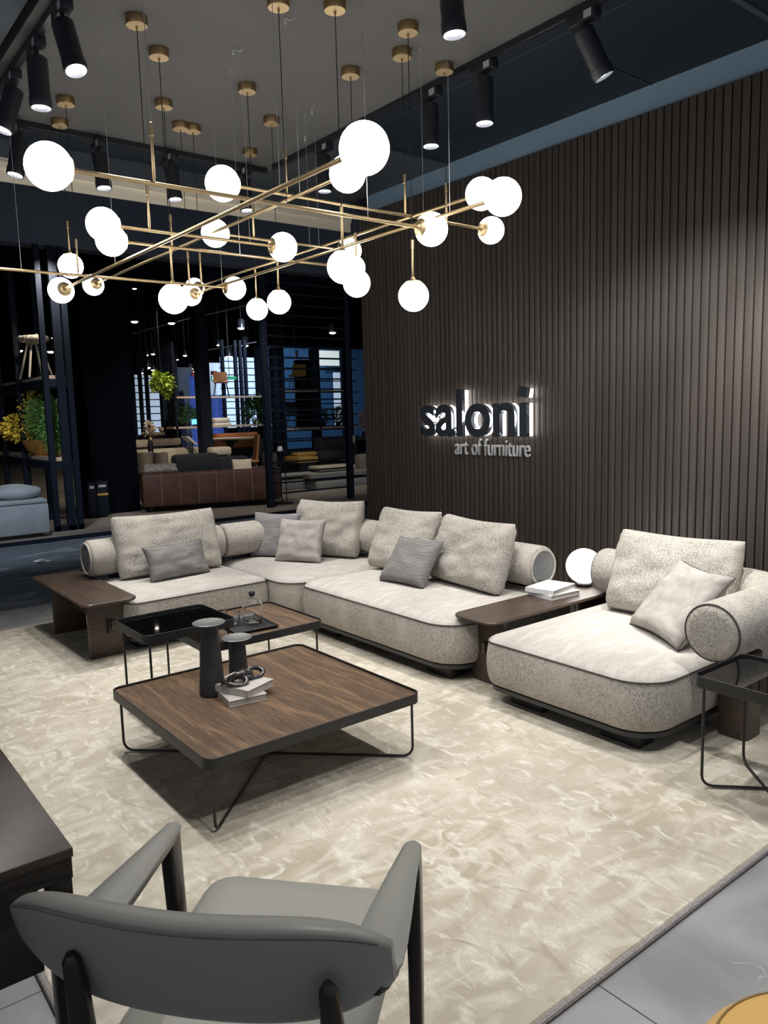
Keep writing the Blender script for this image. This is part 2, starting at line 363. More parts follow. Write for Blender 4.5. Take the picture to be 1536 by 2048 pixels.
# left module
L0 = seat_module('sofa_module', 'beige boucle sofa module at the left, beside the wooden end table', 1.775, 5.075, 2.865, 5.98, (.10, .06, .05, .05))
bolster(L0, [(1.775, 5.865), (2.0, 5.865), (2.4, 5.865), (2.86, 5.865)], cap0='dark', cap1=None); bracket(L0, 1.95, 5.90, 2.8, 5.94)
# corner module
C0 = seat_module('sofa_module', 'beige boucle corner sofa module between the left module and the long one', 2.872, 4.80, 4.0, 5.98, (.20, .05, .2, .05))
pth = [(2.875, 5.865), (3.1, 5.865), (3.35, 5.865)]+[(3.45+.42*math.sin(R(a)), 5.445+.42*math.cos(R(a))) for a in range(10, 91, 10)]+[(3.87, 5.2), (3.87, 4.80)]
bolster(C0, pth); bracket(C0, 3.0, 5.90, 3.5, 5.94)
# long module
G0 = seat_module('sofa_module', 'long beige boucle sofa module in front of the slatted wall', 2.938, 3.15, 4.02, 4.79, (.22, .05, .05, .12))
bolster(G0, [(3.87, 4.79), (3.87, 4.4), (3.87, 3.8), (3.87, 3.27)], cap0=None, cap1='dark'); bracket(G0, 3.96, 3.35, 4.0, 4.7)
# chaise
H0 = seat_module('sofa_module', 'deep beige boucle chaise module at the right with a round piped arm', 2.93, 1.865, 4.15, 2.905, (.20, .12, .1, .09))
pth = [(4.08, 2.955), (4.08, 2.7), (4.08, 2.4), (4.08, 2.2)]+[(3.80+.28*math.cos(R(a)), 2.05-.28*math.sin(R(a))) for a in range(10, 91, 10)]+[(3.6, 1.77), (3.25, 1.77)]
bolster(H0, pth, cap0='piped', cap1='piped'); bracket(H0, 4.12, 2.1, 4.15, 2.85)
mb = MB(); slab(mb, 3.46, 1.70, 3.62, 1.85, (.03,)*4, .011, .425, .004); mb.build('arm_post', M['darkwood'], H0)

# wooden end tables: a slab on two panels joined by a through-stretcher with a wedge
def trestle(label, along_y, x0, y0, x1, y1, z, radii):
    t = thing('wooden_side_table', label, 'side table', ((x0+x1)/2, (y0+y1)/2, 0), 'wooden end tables of the sofa')
    mb = MB(); slab(mb, x0, y0, x1, y1, radii, z-.02, z, .006); mb.build('tabletop', M['darkwoodY'] if along_y else M['darkwood'], t)
    if along_y:
        for yy in (y0+.16, y1-.28):
            MB().box(x0+.07, yy, .012, x1-.06, yy+.028, z-.02, .003).build('panel_leg', M['darkwood'], t)
        xm = (x0+x1)/2+.04; st = MB().box(xm-.012, y0+.12, .20, xm+.012, y1-.22, .262, .002).build('stretcher', M['darkwood'], t)
        MB().box(xm-.03, y0+.135, .17, xm-.012, y0+.158, .27, .002).build('wedge', M['chairwood'], st)
    else:
        for xx in (x0+.13, x1-.3):
            MB().box(xx, y0+.03, .012, xx+.028, y1-.045, z-.02, .003).build('panel_leg', M['darkwood'], t)
        ym = (y0+y1)/2; st = MB().box(x0+.10, ym-.012, .20, x1-.25, ym+.012, .262, .002).build('stretcher', M['darkwood'], t)
    return t
trestle('dark wooden end table with rounded corners at the left end of the sofa', True, 1.465, 4.99, 1.83, 6.25, .422, (.07, .07, .05, .05))
trestle('long dark wooden table between the long sofa and the chaise, carrying the globe lamp', False, 3.02, 2.915, 4.45, 3.245, .422, (.07, .03, .03, .07))

# ---------------------------------------------------------------- cushions
def cushion(label, bl, br, hgt, tilt, thick, mat, name='cushion', cat='cushion', seed=0, pinch=.05, corner=.0, group='sofa cushions', roll=0, wr=.006, sag=.0, piping=None, zb=.40, tag_=False):
    bl = Vector(bl); br = Vector(br); ax = (br-bl); w_ = ax.length; ax.normalize()
    nrm = Vector((-ax.y, ax.x, 0))                       # horizontal, pointing away from the camera side
    if nrm.dot((bl+br)/2-EYE) < 0: nrm = -nrm
    upv = (Vector((0, 0, 1))*math.cos(R(tilt)) + nrm*math.sin(R(tilt))).normalized()
    nv = ax.cross(upv).normalized()
    n = 26; vs = []; fs = []
    def outline(u, v):
        x = u*w_/2*(1-pinch*(1-v*v)); y = v*hgt/2*(1-pinch*(1-u*u))
        if corner:
            cu, cv = abs(u), abs(v); k = corner*max(0, cu*cv)**4; x *= 1-k; y *= 1-k*.8
        y -= sag*hgt*(1-u*u)*max(0, v)
        return x, y
    cen = (bl+br)/2 + upv*(hgt/2)
    if roll: cen = (bl+br)/2
    rm = Matrix.Rotation(R(roll), 3, nv)
    for side in (1, -1):
        for j in range(n+1):
            for i in range(n+1):
                u, v = -1+2*i/n, -1+2*j/n
                u = math.sin(u*math.pi/2)*.35+u*.65; v = math.sin(v*math.pi/2)*.35+v*.65
                x, y = outline(u, v)
                e = max(0, (1-u**4)*(1-v**4)); t = thick/2*e**.42
                fat = 1+.18*(-v)                              # fuller at the bottom
                q = Vector((u*2.1+seed*3.1, v*2.1, side*1.3+seed))
                dn = noise.noise(q*1.3)*wr*2*e**.3 + noise.noise(q*4)*wr*e**.3
                # creases running in from the corners
                cr = (1-e)*noise.noise(Vector((u*9+seed, v*9, side)))*wr*1.2 if 0 < i < n and 0 < j < n else 0
                P = cen + rm @ (ax*x + upv*y + nv*side*(t*fat+dn*(1 if 0 < i < n and 0 < j < n else 0)+cr))
                vs.append(P)
    def idx(s, i, j): 
        if s == 1 and (i in (0, n) or j in (0, n)): s = 0
        return s*(n+1)*(n+1)+j*(n+1)+i
    for s in (0, 1):
        for j in range(n):
            for i in range(n):
                fs.append((idx(s, i, j), idx(s, i+1, j), idx(s, i+1, j+1), idx(s, i, j+1)))
    used = sorted({i for f in fs for i in f}); mp = {a: b for b, a in enumerate(used)}
    mb = MB(); mb.v = [tuple(vs[i]) for i in used]; mb.f = [tuple(mp[i] for i in f) for f in fs]
    mn = min(p[2] for p in mb.v); dz = zb-mn
    if roll == 0: mb.v = [(p[0], p[1], p[2]+dz) for p in mb.v]
    c0 = cen + Vector((0, 0, dz if roll == 0 else 0))
    me = mb.build(name, mat, None, ang=80); tag(me, label, cat, group)
    off = Vector((c0.x, c0.y, c0.z-hgt/2)); me.data.transform(Matrix.Translation(-off)); me.location = off
    if piping:
        loop = [outline(math.sin(k)*1 if 0 else u, v) for u, v in
                [(-1+2*i/20, -1) for i in range(20)]+[(1, -1+2*i/20) for i in range(20)]+[(1-2*i/20, 1) for i in range(20)]+[(-1, 1-2*i/20) for i in range(21)]]
        mb = MB(); mb.tube([c0-off + rm @ (ax*x+upv*y) for x, y in loop], .003, 6, False)
        p = mb.build('piping', piping, None); p.parent = me
    if tag_:
        x, y = outline(.97, -.75); P = c0-off + rm @ (ax*x+upv*y)
        tg = MB().box(P.x-.003, P.y-.002, P.z, P.x+.003, P.y+.010, P.z+.022).build('care_label', M['blackmetal'], None, smooth=False); tg.parent = me
    return me
B_ = M['boucle']
cushion('large beige back cushion on the left sofa module, behind the grey lumbar cushion', (1.93, 5.67, .4), (2.77, 5.62, .4), .50, 19, .19, B_, name='back_cushion', seed=1, pinch=.03, corner=.05, wr=.010, sag=.03)
cushion('large beige back cushion in the sofa corner, behind the taupe velvet cushion', (3.42, 5.66, .4), (3.70, 5.06, .4), .50, 19, .20, B_, name='back_cushion', seed=2, pinch=.03, corner=.06, wr=.012, sag=.04)
cushion('large beige back cushion on the long sofa, the one farther from the globe lamp', (3.565, 4.76, .4), (3.63, 4.14, .4), .50, 23, .19, B_, name='back_cushion', seed=3, pinch=.03, corner=.05, wr=.010, sag=.03)
cushion('large beige back cushion on the long sofa, nearest the globe lamp', (3.635, 4.12, .4), (3.555, 3.36, .4), .49, 19, .20, B_, name='back_cushion', seed=4, pinch=.03, corner=.05, wr=.010, sag=.035)
cushion('wide beige back cushion on the right chaise', (3.80, 2.74, .4), (3.84, 1.98, .4), .50, 20, .22, B_, name='back_cushion', seed=5, pinch=.03, corner=.05, wr=.010, sag=.03)
cushion('narrow grey lumbar cushion leaning on the left back cushion', (2.08, 5.42, .4), (2.58, 5.48, .4), .27, 22, .12, M['satin'], name='throw_cushion', seed=6, pinch=.07, wr=.006, piping=M['stitch'])
cushion('bluish grey striped square cushion in the sofa corner', (3.13, 5.85, .4), (3.35, 5.45, .4), .39, 15, .09, M['stripe'], name='throw_cushion', seed=7, pinch=.08, wr=.006)
cushion('taupe velvet square cushion in the sofa corner, in front of the striped one', (3.16, 5.50, .4), (3.375, 5.13, .4), .37, 22, .10, M['velvet'], name='throw_cushion', seed=8, pinch=.08, wr=.007)
cushion('ribbed grey square cushion leaning on the long sofa cushions', (3.31, 4.29, .4), (3.35, 3.865, .4), .38, 38, .12, M['ribbed'], name='throw_cushion', seed=9, pinch=.08, wr=.006, tag_=True)
cushion('large taupe velvet cushion leaning back askew on the chaise', (3.60, 2.43, .4), (3.36, 2.00, .4), .45, 41, .13, M['velvet'], name='throw_cushion', seed=10, pinch=.09, wr=.010, piping=M['piping'])

# ================================================================ COFFEE TABLES
def tray_table(label, x0, y0, x1, y1, z, topmat, rim=.045, rad=.05, leg=.006, inset=.035, name='coffee_table', cat='coffee table', z0=.012):
    t = thing(name, label, cat, ((x0+x1)/2, (y0+y1)/2, 0), 'black framed tray tables')
    rr = (rad,)*4
    O = lambda d, zz: [(x, y, zz) for x, y in rrect(x0, y0, x1, y1, rr, d)]
    mb = MB(); mb.rings([O(.001, z-rim), O(0, z-rim+.001), O(0, z-.001), O(.0012, z), O(.0045, z), O(.0055, z-.001), O(.0055, z-.012)], False, False)
    mb.rings([O(.001, z-rim), O(.0055, z-rim)], False, False); mb.rings([O(.0055, z-rim), O(.0055, z-.012)], False, False)
    mb.build('tray_rim', M['blackmetal'], t, ang=30)
    mb = MB(); mb.rings([O(.0055, z-rim+.004), O(.0055, z-.011)]); mb.build('tray_top', topmat, t, smooth=False)
    for (a, b) in (((x0, y0), (x1, y1)), ((x0, y1), (x1, y0))):
        sx = 1 if b[0] > a[0] else -1; sy2 = 1 if b[1] > a[1] else -1
        A = Vector((a[0]+inset*sx, a[1]+inset*sy2, 0)); B = Vector((b[0]-inset*sx, b[1]-inset*sy2, 0)); d = (B-A).normalized(); q = .045
        zz = z0+leg+(0.0 if sy2 > 0 else .002); pts = [A+Vector((0, 0, z-rim)), A+Vector((0, 0, zz+q))]
        pts += [A+d*(q-q*math.cos(R(k)))+Vector((0, 0, zz+q-q*math.sin(R(k)))) for k in (22, 45, 68, 90)]
        pts += [B-d*(q-q*math.cos(R(k)))+Vector((0, 0, zz+q-q*math.sin(R(k)))) for k in (90, 68, 45, 22)]
        pts += [B+Vector((0, 0, zz+q)), B+Vector((0, 0, z-rim))]
        mb = MB(); mb.tube(pts, leg, 10); mb.build('wire_leg', M['blackmetal'], t)
    return t
tray_table('large low square coffee table with walnut top and black rim', 1.158, 2.582, 2.222, 3.625, .327, M['walnut'], .046)
tray_table('small taller side table with a glossy black glass top behind the big coffee table', 1.358, 3.665, 1.862, 4.105, .53, M['blackglass'], .045, rad=.04)
tray_table('medium walnut topped coffee table in the rear, carrying the carafe', 1.70, 3.715, 2.452, 4.36, .398, M['walnut'], .045)
tray_table('tall side table with dark glass top at the right edge beside the chaise', 2.868, 1.20, 3.285, 1.64, .50, M['blackglass'], .05, rad=.04, name='side_table', cat='side table')

# vases
def vase(label, x, y, h, rb, rt_, rd, z=.316):
    t = thing('candle_stand', label, 'vase', (x, y, z), 'pedestal vases')
    mb = MB(); mb.lathe([(rb*.96, 0), (rb, .004), (rb*.99, .02), (rt_*1.02, h-.012), (rt_, h-.008)], (x, y, z)); mb.build('stem', M['vase'], t)
    mb = MB(); mb.lathe([(rt_, h-.012), (rd*.75, h-.006), (rd, h+.004), (rd-.003, h+.006), (rd*.7, h-.001), (.002, h-.004)], (x, y, z), 36); mb.build('dish', M['vasetop'], t)
vase('tall black tapered pedestal vase with a flat dish top', 1.507, 3.248, .338, .060, .040, .076)
vase('shorter black tapered pedestal vase with a flat dish top', 1.683, 3.322, .215, .049, .037, .074)

def book(label, cx, cy_, z, w_, d_, h, rot, cov, group, cat='book', pages=None):
    t = thing('book', label, cat, (cx, cy_, z), group); T = Matrix.Translation((cx, cy_, z)) @ Matrix.Rotation(R(rot), 4, 'Z')
    mb = MB(); mb.box(-w_/2, -d_/2, 0, w_/2, d_/2, .003, .001); mb.box(-w_/2, -d_/2, h-.003, w_/2, d_/2, h, .001); mb.box(-w_/2, -d_/2, 0, -w_/2+.003, d_/2, h, .001)
    mb.xf(T); mb.build('cover', cov, t, smooth=False)
    MB().box(-w_/2+.003, -d_/2+.003, .003, w_/2-.004, d_/2-.003, h-.003).xf(T).build('pages', pages or M['pages'], t, smooth=False)
book('lower beige book under the sculpture on the big coffee table', 1.585, 3.125, .316, .18, .215, .030, -8, M['greige'], 'coffee table books', pages=M['greige'])
book('upper beige book carrying the chain sculpture', 1.607, 3.150, .346, .18, .235, .033, 21, M['greige'], 'coffee table books', pages=M['greige'])
book('lower white book beside the globe lamp', 3.800, 3.120, .422, .26, .20, .028, -4, M['white'], 'white books by the globe lamp')
book('upper white book beside the globe lamp', 3.795, 3.145, .450, .27, .20, .030, 9, M['white'], 'white books by the globe lamp')

# chain sculpture: three interlocked rings lying on the book
t = thing('chain_sculpture', 'twisted dark pewter chain link sculpture on the upper book', 'sculpture', (1.62, 3.17, .379))
def link(cx, cy_, z, a, b, rot, tilt, r):
    T = Matrix.Translation((cx, cy_, z)) @ Matrix.Rotation(R(rot), 4, 'Z') @ Matrix.Rotation(R(tilt), 4, 'X')
    n_ = 36; rings = []
    pts = [T @ Vector((a*math.cos(2*math.pi*k/n_), b*math.sin(2*math.pi*k/n_), .006*math.sin(4*math.pi*k/n_))) for k in range(n_+1)]
    mb = MB(); mb.tube(pts, [r*(1+.25*math.sin(6*math.pi*k/n_)) for k in range(n_+1)], 12, False); mb.build('link', M['pewter'], t)
link(1.562, 3.128, .393, .056, .034, -40, 8, .0105); link(1.612, 3.165, .404, .056, .030, 10, -24, .0125); link(1.668, 3.172, .398, .058, .036, -28, 14, .0110); link(1.640, 3.150, .402, .030, .022, 60, 20, .008)

# glassware on a black tray
t = thing('serving_tray', 'flat black serving tray on the rear walnut table', 'tray', (2.07, 3.99, .387))
mb = MB(); T = Matrix.Translation((2.07, 3.965, .387)) @ Matrix.Rotation(R(-4), 4, 'Z')
mb.rings([[T @ Vector((x, y, zz)) for x, y in rrect(-.135, -.17, .135, .17, (.004,)*4, d)] for d, zz in ((.014, 0), (0, .016), (.003, .016), (.014, .006))]); mb.build('tray_base', M['blackmetal'], t, ang=25)
def glassware(name, label, cat, x, y, z, outer, inner, stopper=None, group=None):
    t = thing(name, label, cat, (x, y, z), group)
    mb = MB(); mb.lathe([(r_, h) for r_, h in outer]+[(r_, h) for r_, h in inner[::-1]], (x, y, z), 36, cap=True); mb.build('glass_body', M['glass'], t)
    if stopper:
        mb = MB(); mb.lathe(stopper, (x, y, z), 24); mb.build('stopper', M['blackmetal'], t)
zt = .394
glassware('carafe', 'clear glass carafe with a black stopper on the tray', 'carafe', 2.125, 3.975, zt,
          [(.034, 0), (.046, .004), (.058, .03), (.060, .06), (.060, .10), (.054, .122), (.035, .138), (.017, .147), (.015, .165)],
          [(.002, .022), (.012, .020), (.030, .010), (.044, .012), (.055, .032), (.057, .06), (.057, .10), (.051, .120), (.034, .135), (.014, .146), (.012, .165)],
          [(.013, .158), (.013, .166), (.019, .168), (.019, .178), (.014, .184), (.002, .185)])
for i, (gx, gy, lb) in enumerate(((2.015, 4.01, 'clear glass tumbler nearest the carafe'), (1.965, 4.075, 'clear glass tumbler behind the nearer tumbler'))):
    glassware('tumbler', lb+' on the tray', 'glass', gx, gy, zt, [(.024, 0), (.031, .004), (.039, .03), (.040, .075)], [(.002, .024), (.012, .020), (.022, .014), (.029, .016), (.0345, .03), (.0365, .075)], group='tumblers on the tray')

# globe table lamp
t = thing('table_lamp', 'glowing white globe table lamp on the dark wooden table', 'lamp', (4.13, 3.14, .422))
MB().lathe([(.05, 0), (.052, .004), (.05, .018), (.045, .022)], (4.13, 3.14, .422)).build('lamp_base', M['blackmetal'], t)
MB().sphere((4.13, 3.14, .422+.018+.116), .117, 36, 20, .99).build('globe_shade', M['lamp_opal'], t)

# ================================================================ ARMCHAIR
CO = Vector((.49, 1.15, 0)); CF = Vector((.755, .655, 0)).normalized(); CR = Vector((CF.y, -CF.x, 0))
def cl(u, v, z): return CO + CR*u + CF*v + Vector((0, 0, z))
t = thing('armchair', 'grey leather armchair with dark wooden frame seen from behind, nearest the camera', 'armchair', cl(0, .25, 0))
# back: thick curved padded band
def back_ring(s, n=28):
    u = -.388 + .705*s; k = (2*s-1); v = .045*k*k*1.15 - .02
    edge = 1-abs(k)**5; hh = .115*(.38+.62*edge); zc = .672 + .012*abs(k)**2
    th = .034*(.35+.65*edge)
    ring = []
    for i in range(n):
        a = 2*math.pi*i/n; ca, sa = math.cos(a), math.sin(a)
        x = th*math.copysign(abs(ca)**.55, ca); zz = hh*math.copysign(abs(sa)**.55, sa)
        lean = -.30*zz
        ring.append(cl(u, v + x + lean + .02, zc+zz))
    return ring
mb = MB(); mb.rings([back_ring(0)] + [back_ring(i/36) for i in range(1, 36)] + [back_ring(1)])
bk = mb.build('backrest', M['leather'], t, ang=70)
for dv, dz in ((-.028, .108), (-.031, .1035)):
    mb = MB(); pts = []
    for i in range(1, 36):
        s = i/36; k = 2*s-1; e = 1-abs(k)**5; hh = .115*(.38+.62*e)*(dz/.115)*.985; v = .045*k*k*1.15-.02
        pts.append(cl(-.388+.705*s, v-.034*(.35+.65*e)*.93-.30*hh+.02+.0015, .672+.012*k*k+hh*.985))
    mb.tube(pts, .0012, 6); mb.build('seam', M['stitch'], bk)
# seat: rounded cushion, wider in front
rings = []
for d, z in ((.02, .385), (.004, .39), (0, .41), (.002, .432), (.012, .445), (.03, .452), (.08, .457)):
    ring = []
    for x, y in rrect(-.245, .0, .245, .60, (.05, .05, .07, .07), d):
        wd = 1 + .02*(y/.6); ring.append(cl(x*wd, y, z + (.006*(y/.6))))
    rings.append(ring)
mb = MB(); mb.rings(rings); mb.build('seat', M['leatherseat'], t, ang=60)
mb = MB(); mb.rings([[cl(x, y, z) for x, y in rrect(-.22, .02, .22, .56, (.04,)*4)] for z in (.335, .384)]); mb.build('seat_frame', M['chairwood'], t)
def loft(sections):        # each section: centre(u,v,z), half width u, half depth v
    rings = []
    for (u, v, z, a, b) in sections:
        rings.append([cl(u+x, v+y, z) for x, y in rrect(-a, -b, a, b, (min(a, b)*.5,)*4, 0, 3)])
    return rings
for s in (-1, 1):
    # front leg rises to the arm
    mb = MB(); mb.rings(loft([(s*.285, .47, 0.0, .013, .017), (s*.287, .465, .40, .016, .024), (s*.288, .455, .60, .017, .026), (s*.287, .45, .640, .017, .028)])); mb.build('front_leg', M['chairwood'], t)
    # rear leg, rising behind the back
    mb = MB(); P = [cl(s*.235, -.075, 0.0), cl(s*.235, -.045, .20), cl(s*.232, -.018, .40), cl(s*.229, -.012, .52), cl(s*.227, -.022, .62), cl(s*.226, -.034, .685), cl(s*.226, -.036, .700)]
    mb.tube(P, [.013, .018, .023, .023, .020, .016, .008], 16); mb.build('rear_leg', M['chairwood'], t)
    # wooden arm with a leather pad on it
    def armring(v, inner, outer, z, h):
        return [cl(s*outer, v, z), cl(s*inner, v, z), cl(s*(inner+.004), v, z-h), cl(s*(outer-.006), v, z-h)]
    prof = [(.482, .272, .298, .643), (.47, .266, .304, .648), (.35, .252, .312, .655), (.22, .238, .322, .660), (.14, .232, .327, .662), (.085, .235, .326, .661), (.055, .245, .314, .657), (.042, .258, .300, .653)]
    mb = MB(); mb.rings([armring(v, i_+.002, o_-.002, z-.008, .022) for v, i_, o_, z in prof]); mb.build('arm_rail', M['chairwood'], t, ang=30)
    def pad(v, i_, o_, z):
        return [cl(s*(i_+(o_-i_)*q), v, z+.0045*math.sin(math.pi*q)-.004*(abs(2*q-1)**6)) for q in [k/8 for k in range(9)]] + [cl(s*o_, v, z-.010), cl(s*i_, v, z-.010)]
    mb = MB(); mb.rings([pad(*p) for p in prof]); mb.build('arm_pad', M['leather'], t, ang=50)
mb = MB(); mb.rings([[cl(x, y, z) for x, y in ((-.25, -.075), (.25, -.075), (.25, -.045), (-.25, -.045))] for z in (.35, .40)]); mb.build('rear_rail', M['chairwood'], t, smooth=False)

# ================================================================ LEFT DESK
t = thing('console_desk', 'very dark wooden desk cut off by the left edge, beside the armchair', 'desk', (-.2, 2.0, 0))
x1, y0 = .395, 1.535
MB().box(-1.0, y0, .735, x1, 2.62, .755, .003).build('desktop', M['deskwood'], t)
MB().box(-1.0, y0+.004, .69, x1-.003, 2.61, .735, .002).build('apron', M['chairwood'], t)
for (lx, ly) in ((x1-.05, y0+.006), (x1-.05, 2.56)):
    MB().box(lx, ly, 0, lx+.045, ly+.045, .69, .002).build('leg', M['chairwood'], t)
MB().box(-1.0, y0+.03, .50, .33, 2.5, .69, .003).build('drawer_case', M['blackmetal'], t)

# ================================================================ OCHRE POUF
t = thing('leather_pouf', 'round ochre leather pouf cut off at the lower right corner', 'pouf', (1.37, .47, 0))
mb = MB(); c3 = (1.37, .47, 0); mb.lathe([(.20, .012), (.242, .03), (.262, .10), (.266, .22), (.262, .33), (.25, .38), (.222, .408), (.15, .425), (.002, .43)], c3, 48); pf = mb.build('cushion_body', M['ochre'], t, ang=70)
mb = MB(); mb.tube([(c3[0]+.222*math.cos(k*math.pi/24), c3[1]+.222*math.sin(k*math.pi/24), .4085) for k in range(49)], .003, 6, False); mb.build('seam', M['brassdark'], pf)

# ================================================================ GLOBE LIGHTS
GR = .079; ZC = 3.50
def cap_disc(par, c, d, r=.034):
    """brass cap where the bar meets a globe"""
    q = Vector(d).to_track_quat('Z', 'Y').to_matrix().to_4x4(); T = Matrix.Translation(c) @ q
    g_ = GR+.0035
    return MB().lathe([(.010, -GR-.016), (.0115, -GR-.006)]+[(g_*math.sin(R(a)), -g_*math.cos(R(a))) for a in (10, 16, 22, 28, 31)]+[((GR-.003)*math.sin(R(30)), -(GR-.003)*math.cos(R(30)))], n=28).xf(T).build('globe_cap', M['brass'], par)
def canopy(par, p, cord_to):
    c = MB().lathe([(.050, 0), (.052, -.002), (.052, -.038), (.050, -.042)], (p.x, p.y, ZC), 28).build('canopy', M['brassdark'], par)
    MB().lathe([(.049, -.0421), (.049, -.0435), (.002, -.044)], (p.x, p.y, ZC), 28).build('canopy_plate', M['brasspale'], c)
    MB().lathe([(.006, -.043), (.006, -.056), (.003, -.060)], (p.x, p.y, ZC), 12).build('cord_grip', M['brassdark'], c)
    MB().tube([(p.x, p.y, ZC-.055), (p.x, p.y, cord_to)], .0022, 6).build('cord', M['cord'], par)
def stem(par, x, y, z0, z1):
    MB().lathe([(.0045, 0), (.0045, .012), (.0062, .014), (.0055, z1-z0-.05), (.0085, z1-z0-.048), (.0085, z1-z0-.004), (.004, z1-z0)], (x, y, z0), 12).build('stem', M['brass'], par)

BARS = {  # name: axis, fixed coordinate, z, from, to
 'A1': ('Y', 1.54, 2.41, 2.01, 5.19), 'A2': ('Y', 2.08, 2.624, 2.84, 6.19), 'A3': ('Y', 2.55, 2.49, 2.37, 5.48), 'A4': ('Y', 2.89, 2.655, 2.83, 6.13),
 'B1': ('X', 2.86, 2.455, .84, 2.58), 'B2': ('X', 3.36, 2.655, 1.75, 3.51), 'B3': ('X', 3.82, 2.516, 1.35, 2.34),
 'B4': ('X', 4.07, 2.503, 1.475, 3.0), 'B5': ('X', 4.21, 2.64, 2.13, 3.08), 'B6': ('X', 4.98, 2.475, .92, 2.645)}
LB = {'A1': 'long brass bar light from the largest right globe to the lowest left globe', 'A2': 'long brass bar light parallel behind the longest front one, small globe at its left end',
      'A3': 'long brass bar light ending in the big right globe before the slatted wall', 'A4': 'rearmost long brass bar light reaching toward the slatted wall',
      'B1': 'brass bar light starting at the largest left globe', 'B2': 'brass bar light ending in the globe nearest the wall at the right',
      'B3': 'short brass bar light starting at the second left globe', 'B4': 'brass bar light half hidden behind the second left globe',
      'B5': 'short brass bar light starting at the globe in the middle', 'B6': 'low brass bar light entering from the left edge'}
# stems (photo point on the bar, canopy in view) and thin steel wires
STEMS = {'A1': [], 'A2': [(349, 497, (328, 216))], 'A3': [], 'A4': [], 'B1': [(308, 357, 'off')],
         'B2': [(574, 398, 'off'), (834, 430, (826, 104)), (889, 441, (883, 148))], 'B3': [(300, 458, (270, 56))], 'B4': [],
         'B5': [(500, 474, (484, 192))], 'B6': [(406, 574, (387, 264)), (172, 551, (145, 196)), (366, 570, (345, 271))]}
WIRES = {'A1': [(231, 533), (560, 380)], 'A2': [(600, 398)], 'A3': [(444, 560), (900, 432)], 'A4': [(620, 505), (847, 431)], 'B1': [(736, 440)], 'B2': [], 'B3': [(500, 487)], 'B4': [(480, 510)], 'B5': [(638, 494)], 'B6': [(43, 541)]}
LINES_G = 'brass bar lights with globe ends'
for nme, (ax, c, z, a, b) in BARS.items():
    P0, P1 = (Vector((c, a, z)), Vector((c, b, z))) if ax == 'Y' else (Vector((a, c, z)), Vector((b, c, z)))
    d = (P1-P0).normalized()
    t = thing('bar_light', LB[nme], 'ceiling light', (P0+P1)/2, LINES_G)
    if nme != 'B6' or True:
        MB().tube([P0+d*(GR+.006), P1-d*(GR+.006)], .0085, 12).build('bar', M['brass'], t)
    for P, s in ((P0, 1), (P1, -1)):
        g = MB().sphere(P, GR, 28, 16).build('globe', M['opal'], t)
        cap_disc(t, P, -d*s)
    meet = (lambda x, y: AY(x, y, c)) if ax == 'X' else (lambda x, y: AX(x, y, c))
    for (x, y, cn) in STEMS[nme]:
        q = meet(x, y)
        if cn != 'off':
            q2 = AZ(cn[0], cn[1], ZC-.043); q.x = q2.x if ax == 'X' else c; q.y = q2.y if ax == 'Y' else c
        stem(t, q.x, q.y, z+.006, z+.006+.21)
        if cn == 'off': MB().tube([(q.x, q.y, z+.21), (q.x, q.y, ZC-.001)], .0018, 6).build('suspension_wire', M['wire'], t)
        else: canopy(t, Vector((q.x, q.y, 0)), z+.21)
    for (x, y) in WIRES[nme]:
        q = meet(x, y)
        MB().tube([(q.x, q.y, z), (q.x, q.y, ZC-.001)], .0013, 5).build('suspension_wire', M['wire'], t)
        MB().lathe([(.004, 0), (.004, -.02), (.002, -.022)], (q.x, q.y, ZC), 8).build('wire_grip', M['wire'], t)

PEND = [  # globe centre in the photo, canopy in the photo, label
 (144.5, 532, (120, 253), 'single globe pendant at the far left above the low bar'),
 (351.6, 598, (318, 116), 'low single globe pendant left of centre'),
 (518.8, 618.7, (500, 311), 'lowest single globe pendant in the middle, left of its neighbour'),
 (562.5, 604, (543, 249), 'single globe pendant in the middle, right of its lower neighbour'),
 (690, 534, (670, 22), 'large single globe pendant in front of the cluster before the wall end'),
 (717, 566.5, (701, 154), 'single globe pendant lowest in the cluster before the wall end'),
 (829, 592, (816, 67), 'single globe pendant alone in front of the slatted wall')]
for (x, y, cn, lb) in PEND:
    q = AZ(cn[0], cn[1], ZC-.043); g = ACOL(x, y, q); g.x, g.y = q.x, q.y
    t = thing('globe_pendant', lb, 'pendant light', (g.x, g.y, ZC), 'single globe pendants')
    MB().sphere(g, GR, 28, 16).build('globe', M['opal'], t)
    cap_disc(t, g, (0, 0, -1))
    stem(t, g.x, g.y, g.z+GR+.004, g.z+GR+.004+.20); canopy(t, q, g.z+GR+.20)
# loose grommets and a canopy hung without a light in view
t = thing('ceiling_canopy', 'brass canopy at the top of the grey ceiling panel, cut by the frame', 'ceiling canopy')
q = AZ(557, 16, ZC-.043); t.location = (q.x, q.y, ZC)
canopy(t, q, ZC-.9)

for (x, y, lb) in ((466, 100, 'tiny steel grommet with a curled wire tail, left one on the ceiling panel'), (570, 38, 'tiny steel grommet with a curled wire tail near the top canopies'),
                   (624, 222, 'tiny steel grommet without a light near the panel corner'), (610, 275, 'tiny steel grommet just left of the nearest right track spotlight')):
    q = AZ(x, y, ZC-.01); t = thing('wire_grommet', lb, 'wire grommet', (q.x, q.y, ZC), 'steel wire grommets')
    MB().lathe([(.006, -.0005), (.006, -.03), (.003, -.034)], (q.x, q.y, ZC), 10).build('grommet_body', M['wire'], t)
    if y < 150: MB().tube([(q.x, q.y, ZC-.005)]+[(q.x+.055*k/6*RT.x, q.y+.055*k/6*RT.y, ZC-.006-.010*math.sin(math.pi*k/6)) for k in range(1, 7)], .0016, 5).build('wire_tail', M['wire'], t)

